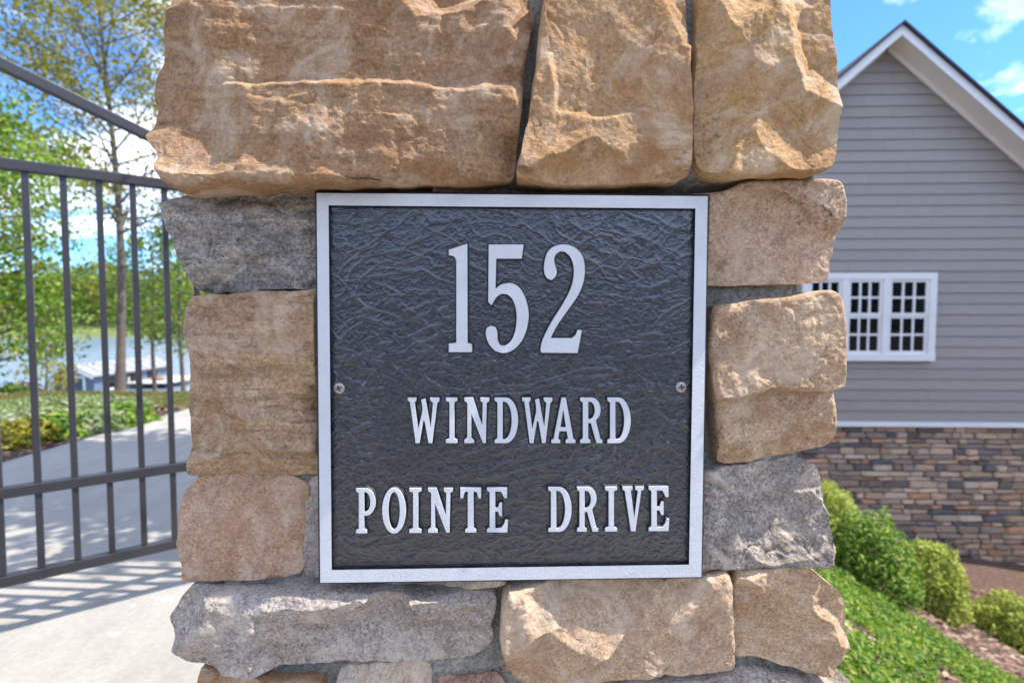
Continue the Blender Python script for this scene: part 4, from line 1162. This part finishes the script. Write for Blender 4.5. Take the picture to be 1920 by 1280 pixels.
while t > ta + .05:
    if pk is None:
        pk = MB().box(-BWD / 2, BWD / 2, -BWD / 2, BWD / 2, z_bot + RW / 2, z_top - RW / 2).build('picket', m_gate, gate, bevel=.0015); o = pk
    else:
        o = pk.copy(); COL.objects.link(o); o.parent = gate
    o.location = (t, 0, 0)
    t -= 0.0915
for tt in (ta - .02, tb + .02):
    MB().box(tt - .022, tt + .022, -.022, .022, z_bot - RW / 2, (q0 + sl * (ta + .3 - s0) + .06) if tt < 0 else z_top + .10).build('stile', m_gate, gate, bevel=.003)
MB().box(tb + .075, tb + .15, -.0375, .0375, -0.05, z_top + .2).build('hinge_post', m_gate, gate, bevel=.004)
for zz in (z_bot + .1, z_top - .1):
    MB().box(tb + .042, tb + .075, -.012, .012, zz - .03, zz + .03).build('hinge', m_gate, gate)

# ------------------------------------------------------------------ right slope: hedge shrubs, ground cover, mulch chips
bush = [(1545, 1006, 0.40, 0.50, L_BRIGHT, 'bright yellow green round shrub nearest the pillar, partly hidden'),
        (1622, 1104, 0.34, 0.46, L_COVER, 'dark green round shrub in front of the fieldstone wall'),
        (1735, 1142, 0.28, 0.50, L_BRIGHT, 'light green upright shrub right of the dark green one'),
        (1898, 1212, 0.36, 0.42, L_BRIGHT, 'light green shrub cut off by the right edge')]
for i, (u, v, rx, rz, mt, lb) in enumerate(bush):
    p = on_ground(u, v)
    shrub('round_shrub', (p.x, p.y, p.z - .03), rx, rx, rz * 1.15, 9000, 0.032, mt, 60 + i, lb, 'shrub', 'shrubs along the house bed', lump=.14)
rng = np.random.default_rng(12)
l0, l1 = on_ground(1525, 1052), on_ground(1905, 1285)
n = 100000
gx_ = rng.uniform(0.85, 4.6, n); gy_ = rng.uniform(0.2, 4.4, n)
ln_ = np.array([l1.x - l0.x, l1.y - l0.y]); sd = ln_[0] * (gy_ - l0.y) - ln_[1] * (gx_ - l0.x)
keep = (sd < 0.08 * fbm(np.c_[gx_ * 4, gy_ * 4, 0 * gx_], 3, 4)) & (fbm(np.c_[gx_ * 3.2, gy_ * 3.2, 0 * gx_], 3, 44) > -0.10)
gx_, gy_ = gx_[keep], gy_[keep]; n = len(gx_)
hz_ = ground_h(gx_, gy_) + 0.02 + rng.random(n) ** 1.5 * 0.055 * (1 + fbm(np.c_[gx_ * 7, gy_ * 7, 0 * gx_], 2, 45))
V, q = leaves(np.c_[gx_, gy_, hz_], 0.028, rng, np.tile([0.3, -0.2, 0.9], (n, 1)), 0.4, aspect=0.42)
tag(np_mesh('ground_cover', V, quads=q, mat=L_COVER, smooth=False), 'low green ground cover on the slope right of the pillar', 'ground cover', kind='stuff')
m_chip = leaf_mat('bark_chip', [(0.0, (0.05, 0.028, 0.02)), (0.5, (0.15, 0.085, 0.06)), (0.85, (0.26, 0.17, 0.12)), (1.0, (0.40, 0.31, 0.23))], 0.0, 0.9)
n = 26000
cx_ = np.r_[rng.uniform(1.0, 6.5, n // 2), rng.uniform(-9, DRIVE_L - .03, n // 2)]; cy_2 = np.r_[rng.uniform(0.5, 7.2, n // 2), rng.uniform(2.0, 7.0, n // 2)]
V, q = leaves(np.c_[cx_, cy_2, ground_h(cx_, cy_2) + .012], 0.06, rng, np.tile([0, 0, 1.0], (n, 1)), 0.8, aspect=.5, cup=.1)
tag(np_mesh('bark_chips', V, quads=q, mat=m_chip, smooth=False), 'brown bark chips lying on the planting beds', 'mulch', kind='stuff')

# ------------------------------------------------------------------ left: beds, lawn, trees, boathouse, far shore
m_lawn, nt, bs, _o = new_mat('lawn'); g = NT(nt)
c = g.ramp(g.noise(g.coord('Object'), 5, 8, 0.7), [(0.3, (0.10, 0.12, 0.03)), (0.7, (0.20, 0.19, 0.07))])
g.put(bs.inputs['Base Color'], c); bs.inputs['Roughness'].default_value = 0.9
g.put(bs.inputs['Normal'], g.bump(g.noise(g.coord('Object'), 70, 6, 0.7), 0.8, 0.03))
tag(sheet('lawn', np.linspace(-10, DRIVE_L - .05, 24), np.linspace(5.9, 13.5, 34), m_lawn, 0.012, rough=0.006), kind='structure')
n = 16000
x_ = rng.uniform(-6.5, DRIVE_L - .06, n); y_ = rng.uniform(5.9, 11, n)
V, q = leaves(np.c_[x_, y_, ground_h(x_, y_) + .03], 0.06, rng, None, 0, aspect=.2)
tag(np_mesh('lawn_grass', V, quads=q, mat=leaf_mat('grass_blade', [(0, (0.11, 0.13, 0.03)), (1, (0.24, 0.22, 0.08))]), smooth=False), 'short dry grass of the lawn beside the driveway', 'grass', kind='stuff')
lowsh = [(45, 830, .24, .17, L_YELL, 'yellow green low shrub at the edge of the mulch bed'),
         (125, 815, .28, .17, L_COVER, 'green low shrub between the yellow shrub and the driveway'),
         (185, 808, .26, .17, L_PALE, 'pale green low shrub right at the driveway edge'),
         (228, 796, .30, .17, L_COVER, 'fresh green low shrub at the corner of the lawn'),
         (20, 790, .45, .15, L_PALE, 'pale green mound at the far left of the bed'),
         (95, 788, .45, .15, L_PALE, 'pale green mound behind the green low shrub'),
         (165, 785, .42, .14, L_PALE, 'pale flowering mound in the middle of the bed'),
         (60, 764, .55, .10, L_PALE, 'pale mound at the back of the bed, left'),
         (140, 762, .50, .10, L_PALE, 'pale mound at the back of the bed, middle'),
         (210, 768, .45, .10, L_PALE, 'pale mound at the back of the bed next to the lawn')]
for i, (u, v, rx, rz, mt, lb) in enumerate(lowsh):
    p = on_ground(u, v)
    shrub('low_shrub', (min(p.x, DRIVE_L - .2), p.y, p.z - .02), rx, rx * 1.1, rz, 1700, 0.06, mt, 80 + i, lb, 'shrub', 'low shrubs in the driveway bed', lump=.2)

def far_pt(u, y, z=None):
    p = at_y(u, 592, y); return Vector((p.x, y, gh(p.x, y) if z is None else z))
tree('tall_slender_tree', far_pt(217, 20), 17.5, 0.165, 0.36, 3.6, 46, 21000, 0.14, L_OLIVE, 31, 'tall slender tree with thin olive crown seen above the gate', spread=.5, clump=.42, up=.75)
tree('leafy_tree', far_pt(-60, 13.5), 7.6, 0.16, 0.12, 2.4, 34, 15000, 0.13, L_COVER, 32, 'dense bright green tree at the left edge', spread=.5, clump=.6, up=.3)
tree('leafy_tree', far_pt(-40, 26), 13.5, 0.2, 0.3, 4.2, 26, 4200, 0.26, L_OLIVE, 33, 'olive green tree behind the dense tree at the left edge', spread=.5, clump=.5)
tree('young_tree', far_pt(338, 24), 8.0, 0.10, 0.30, 1.9, 22, 2600, 0.17, L_MID, 34, 'thin young tree just left of the pillar', spread=.5, clump=.6, up=.4)
tree('young_tree', far_pt(288, 27), 8.6, 0.11, 0.36, 2.2, 22, 2700, 0.19, L_COVER, 35, 'thin young tree between the last two gate pickets', spread=.5, clump=.6, up=.4)
tree('young_tree', far_pt(82, 34), 5.0, 0.09, 0.05, 1.2, 18, 1500, 0.2, L_OLIVE, 36, 'small olive conifer shaped tree at the lake edge', spread=.5, clump=.6, up=.2)
for i, (u, y, r, mt, lb) in enumerate(((12, 22, .9, L_RUST, 'rust brown shrub on the bank at the left edge'), (48, 24, .8, L_RUST, 'rust brown shrub on the bank next to the gate picket'),
                                       (20, 20, .7, L_COVER, 'green shrub in front of the rust brown ones'), (115, 27, .9, L_COVER, 'green shrub on the bank left of the boathouse'))):
    p = far_pt(u, y); shrub('bank_shrub', p, r, r, r, 1300, .16, mt, 120 + i, lb, 'shrub', 'shrubs on the lake bank', lump=.25)
# pale stone seawall along the bank
m_wall = plain('pale_stone', (0.36, 0.33, 0.28), 0.9, 0.3, 2, 0.6, 8)
wa, wb = far_pt(-120, 27), far_pt(100, 30)
mb = MB(); rw = random.Random(2)
wall_root = empty('retaining_wall', (wa.x, wa.y, wa.z)); tag(wall_root, 'low pale stone retaining wall on the bank left of the boathouse', 'wall')
dvec = wb - wa; nseg = 16
for r in range(3):
    for k in range(nseg):
        f0, f1 = (k + .5 * (r % 2)) / nseg + .002, (k + 1 + .5 * (r % 2)) / nseg - .002
        a, b = dvec * f0, dvec * f1
        a.z = dvec.z * f0 + .2 + r * .34; b.z = dvec.z * f1 + .2 + r * .34
        MB().bar(a, b, .5 + rw.uniform(-.06, .06), .32).build('stone_block', m_wall, wall_root)

# boathouse at the water's edge
m_metal = plain('boathouse_roof', (0.27, 0.27, 0.27), 0.45, 0.06, 1)
m_blue = plain('boathouse_blue', (0.12, 0.155, 0.20), 0.6, 0.1, 2)
m_navy = plain('boathouse_door', (0.05, 0.075, 0.12), 0.5)
BY = 43.0
bp = far_pt(173, BY, LAKE_Z) - Vector((1.65, 0, 0))
bh = empty('boathouse', bp, R(-2))
tag(bh, 'blue grey boathouse with a pale metal gable roof at the lake', 'boathouse')
bw, bl, bhh = 3.3, 8.6, at_y(173, 705, BY).z - LAKE_Z + .2
ap = at_y(141, 684, BY).z - LAKE_Z
MB().prism([(-bw / 2, 0, -.6), (bw / 2, 0, -.6), (bw / 2, 0, bhh), (0, 0, ap - .15), (-bw / 2, 0, bhh)], (0, bl, 0)).build('wall', m_blue, bh)
for sgn in (-1, 1):
    sl_ = (ap - bhh) / (bw / 2)
    def bq(s, lift): return (sgn * s, -.6, ap - sl_ * s + lift)
    MB().prism([bq(0, -.03), bq(bw / 2 + .4, -.03), bq(bw / 2 + .4, .07), bq(0, .07)], (0, bl + 1.2, 0)).build('roof_slope', m_metal, bh)
    for k in range(9):
        yk = -.55 + k * (bl + 1.1) / 8
        MB().bar((0, yk, ap + .09), (sgn * (bw / 2 + .39), yk, ap - sl_ * (bw / 2 + .39) + .09), .05, .05).build('roof_seam', m_metal, bh)
    MB().prism([(sgn * 0, -.62, ap - .20), (sgn * (bw / 2 + .4), -.62, ap - sl_ * (bw / 2 + .4) - .20), (sgn * (bw / 2 + .4), -.62, ap - sl_ * (bw / 2 + .4)), (0, -.62, ap)], (0, .03, 0)).build('fascia', m_trim, bh)
d_ = MB().box(-.75, .75, -.05, .0, bhh - 1.5, bhh - .35).build('door', m_navy, bh)
MB().box(-.95, -.76, -.08, .0, bhh - 1.5, bhh - .2).build('door_trim', m_trim, d_); MB().box(.76, .95, -.08, .0, bhh - 1.5, bhh - .2).build('door_trim', m_trim, d_)
MB().box(-.95, .95, -.081, .0, bhh - .34, bhh - .19).build('door_trim', m_trim, d_)
for k in range(3):
    y0 = 1.0 + k * 2.5
    w_ = MB().box(bw / 2, bw / 2 + .05, y0, y0 + 1.2, bhh - 1.35, bhh - .45).build('window', m_glass, bh)
    MB().box(bw / 2, bw / 2 + .07, y0 - .12, y0 + 1.32, bhh - 1.5, bhh - 1.36).build('sill', m_trim, w_)
MB().box(bw / 2 + .01, bw / 2 + .06, 0, bl, bhh - 1.85, bhh - 1.6).build('band', m_trim, bh)
# pale dock with a roof edge and an orange kayak
m_dock = plain('dock_boards', (0.48, 0.46, 0.43), 0.8, 0.2, 2)
dk = empty('dock', far_pt(300, 49, LAKE_Z)); tag(dk, 'pale wooden dock on the lake right of the boathouse', 'dock')
for k in range(12): MB().box(-1.4 + k * .32, -1.1 + k * .32, -3, 3, .45, .52).build('plank', m_dock, dk)
for sx in (-1.2, 2.2):
    for sy in (-2.6, 2.6): MB().tube([(sx, sy, -1.5), (sx, sy, 1.0)], [.1, .09], 8).build('pile', m_dock, dk)
m_or = plain('orange_hull', (0.36, 0.14, 0.05), 0.4)
kp = far_pt(292, 48.0, LAKE_Z + .53 + 0.02)
ky = []
for i in range(9):
    f = i / 8 * 2 - 1; w_ = .36 * (1 - abs(f) ** 2.4) + .015
    for k in range(8):
        a = 2 * math.pi * k / 8; ky.append((f * 1.3, w_ * math.cos(a), .2 + w_ * .6 * math.sin(a) + .12 * f * f))
kf = [(i * 8 + k, i * 8 + (k + 1) % 8, (i + 1) * 8 + (k + 1) % 8, (i + 1) * 8 + k) for i in range(8) for k in range(8)] + [tuple(range(7, -1, -1)), tuple(64 + k for k in range(8))]
kayak = mesh_obj('kayak', ky, kf, m_or, smooth=True); kayak.location = kp; kayak.location.z = LAKE_Z + .55
kayak.scale = (.7, .6, .6)
tag(kayak, 'small orange kayak lying on the dock beside the boathouse', 'kayak')

m_bank, nt, bs, _o = new_mat('far_grass'); g = NT(nt)
c = g.ramp(g.noise(g.coord('Object'), 0.35, 7, 0.7), [(0.3, (0.07, 0.11, 0.025)), (0.6, (0.15, 0.17, 0.05)), (0.75, (0.30, 0.24, 0.13))])
g.put(bs.inputs['Base Color'], c); bs.inputs['Roughness'].default_value = 0.95
tag(sheet('far_bank', np.linspace(-330, 330, 60), np.linspace(150, 260, 30), m_bank, 0.25), kind='structure')
# far shore: a belt of trees
ft = [tree('shore_tree', (0, 900, -200), 17, .3, .12, 5.0, 26, 1700, 0.75, m_, 200 + i, 'x', spread=.5, clump=.6, up=.35) for i, m_ in enumerate((L_MID, L_OLIVE, L_COVER))]
rf = random.Random(6); used = set()
names = {0: 'mid green tree on the far lake shore', 1: 'olive tinged tree on the far lake shore', 2: 'fresh green tree on the far lake shore'}
k = 0
for row, (y, n_) in enumerate(((178, 15), (196, 17))):
    for i in range(n_):
        u = -130 + i * (620 / n_) + rf.uniform(-8, 8); yy = y + rf.uniform(-6, 6)
        kind = rf.choice((0, 1, 1, 2)); s = rf.uniform(.75, 1.15)
        p = far_pt(u, yy); p.z -= .3
        if kind not in used:
            o = ft[kind]; used.add(kind); o.location = p; o.scale = (s * 1.1, s * 1.1, s); o['label'] = names[kind]; o['group'] = 'trees on the far shore, ' + names[kind].split()[0]
        else:
            copy_tree(ft[kind], p, rf.uniform(0, 6), (s * 1.1, s * 1.1, s), names[kind], 'trees on the far shore, ' + names[kind].split()[0])
wx = rng.uniform(-320, 220, 9000); wy = rng.uniform(205, 260, 9000)
V, q = leaves(np.c_[wx, wy, ground_h(wx, wy) + rng.random(9000) ** .8 * 13], 2.6, rng)
tag(np_mesh('far_woodland', V, quads=q, mat=L_MID, smooth=False), 'far green woodland behind the trees of the other shore', 'woodland', kind='stuff')

# the tree behind the pillar whose shade lies across the driveway
tree('shade_tree', (0.92, 3.55, gh(0.92, 3.55) - .05), 4.3, 0.06, 0.58, 0.92, 30, 15000, 0.115, L_MID, 51, 'small tree behind the pillar shading the driveway', spread=.5, clump=.75, up=.2, lean=(-.28, -.02))

# unseen woods added across the street to darken what the plaque and panes mirror
wx = rng.uniform(-45, 45, 7000); wy = rng.uniform(-26, -20, 7000)
V, q = leaves(np.c_[wx, wy, 0.3 + rng.random(7000) ** .9 * (5.0 + 2.0 * fbm(np.c_[wx * .2, 0 * wx, 0 * wx], 2, 5))], 1.1, rng)
tag(np_mesh('added_woodland', V, quads=q, mat=L_DARK, smooth=False), 'unseen green woodland added behind the viewer to darken reflections', 'woodland', kind='stuff')

m_drip = plain('white_drip', (0.62, 0.62, 0.60), 0.6, 0.05)
drv = bpy.data.objects['driveway']
for (u, v, rr) in ((315, 1131, .014), (213, 1195, .011), (297, 1128, .006), (250, 1142, .004)):
    p = on_ground(u, v); vs_ = [(p.x, p.y, .0150)]; n_ = 14
    for k in range(n_):
        a = 2 * math.pi * k / n_; r_ = rr * (1 + .25 * math.sin(3 * a + u))
        vs_.append((p.x + r_ * 1.5 * math.cos(a), p.y + r_ * math.sin(a), .0125))
    mesh_obj('paint_drip', vs_, [(0, 1 + k, 1 + (k + 1) % n_) for k in range(n_)], m_drip, drv, smooth=True)
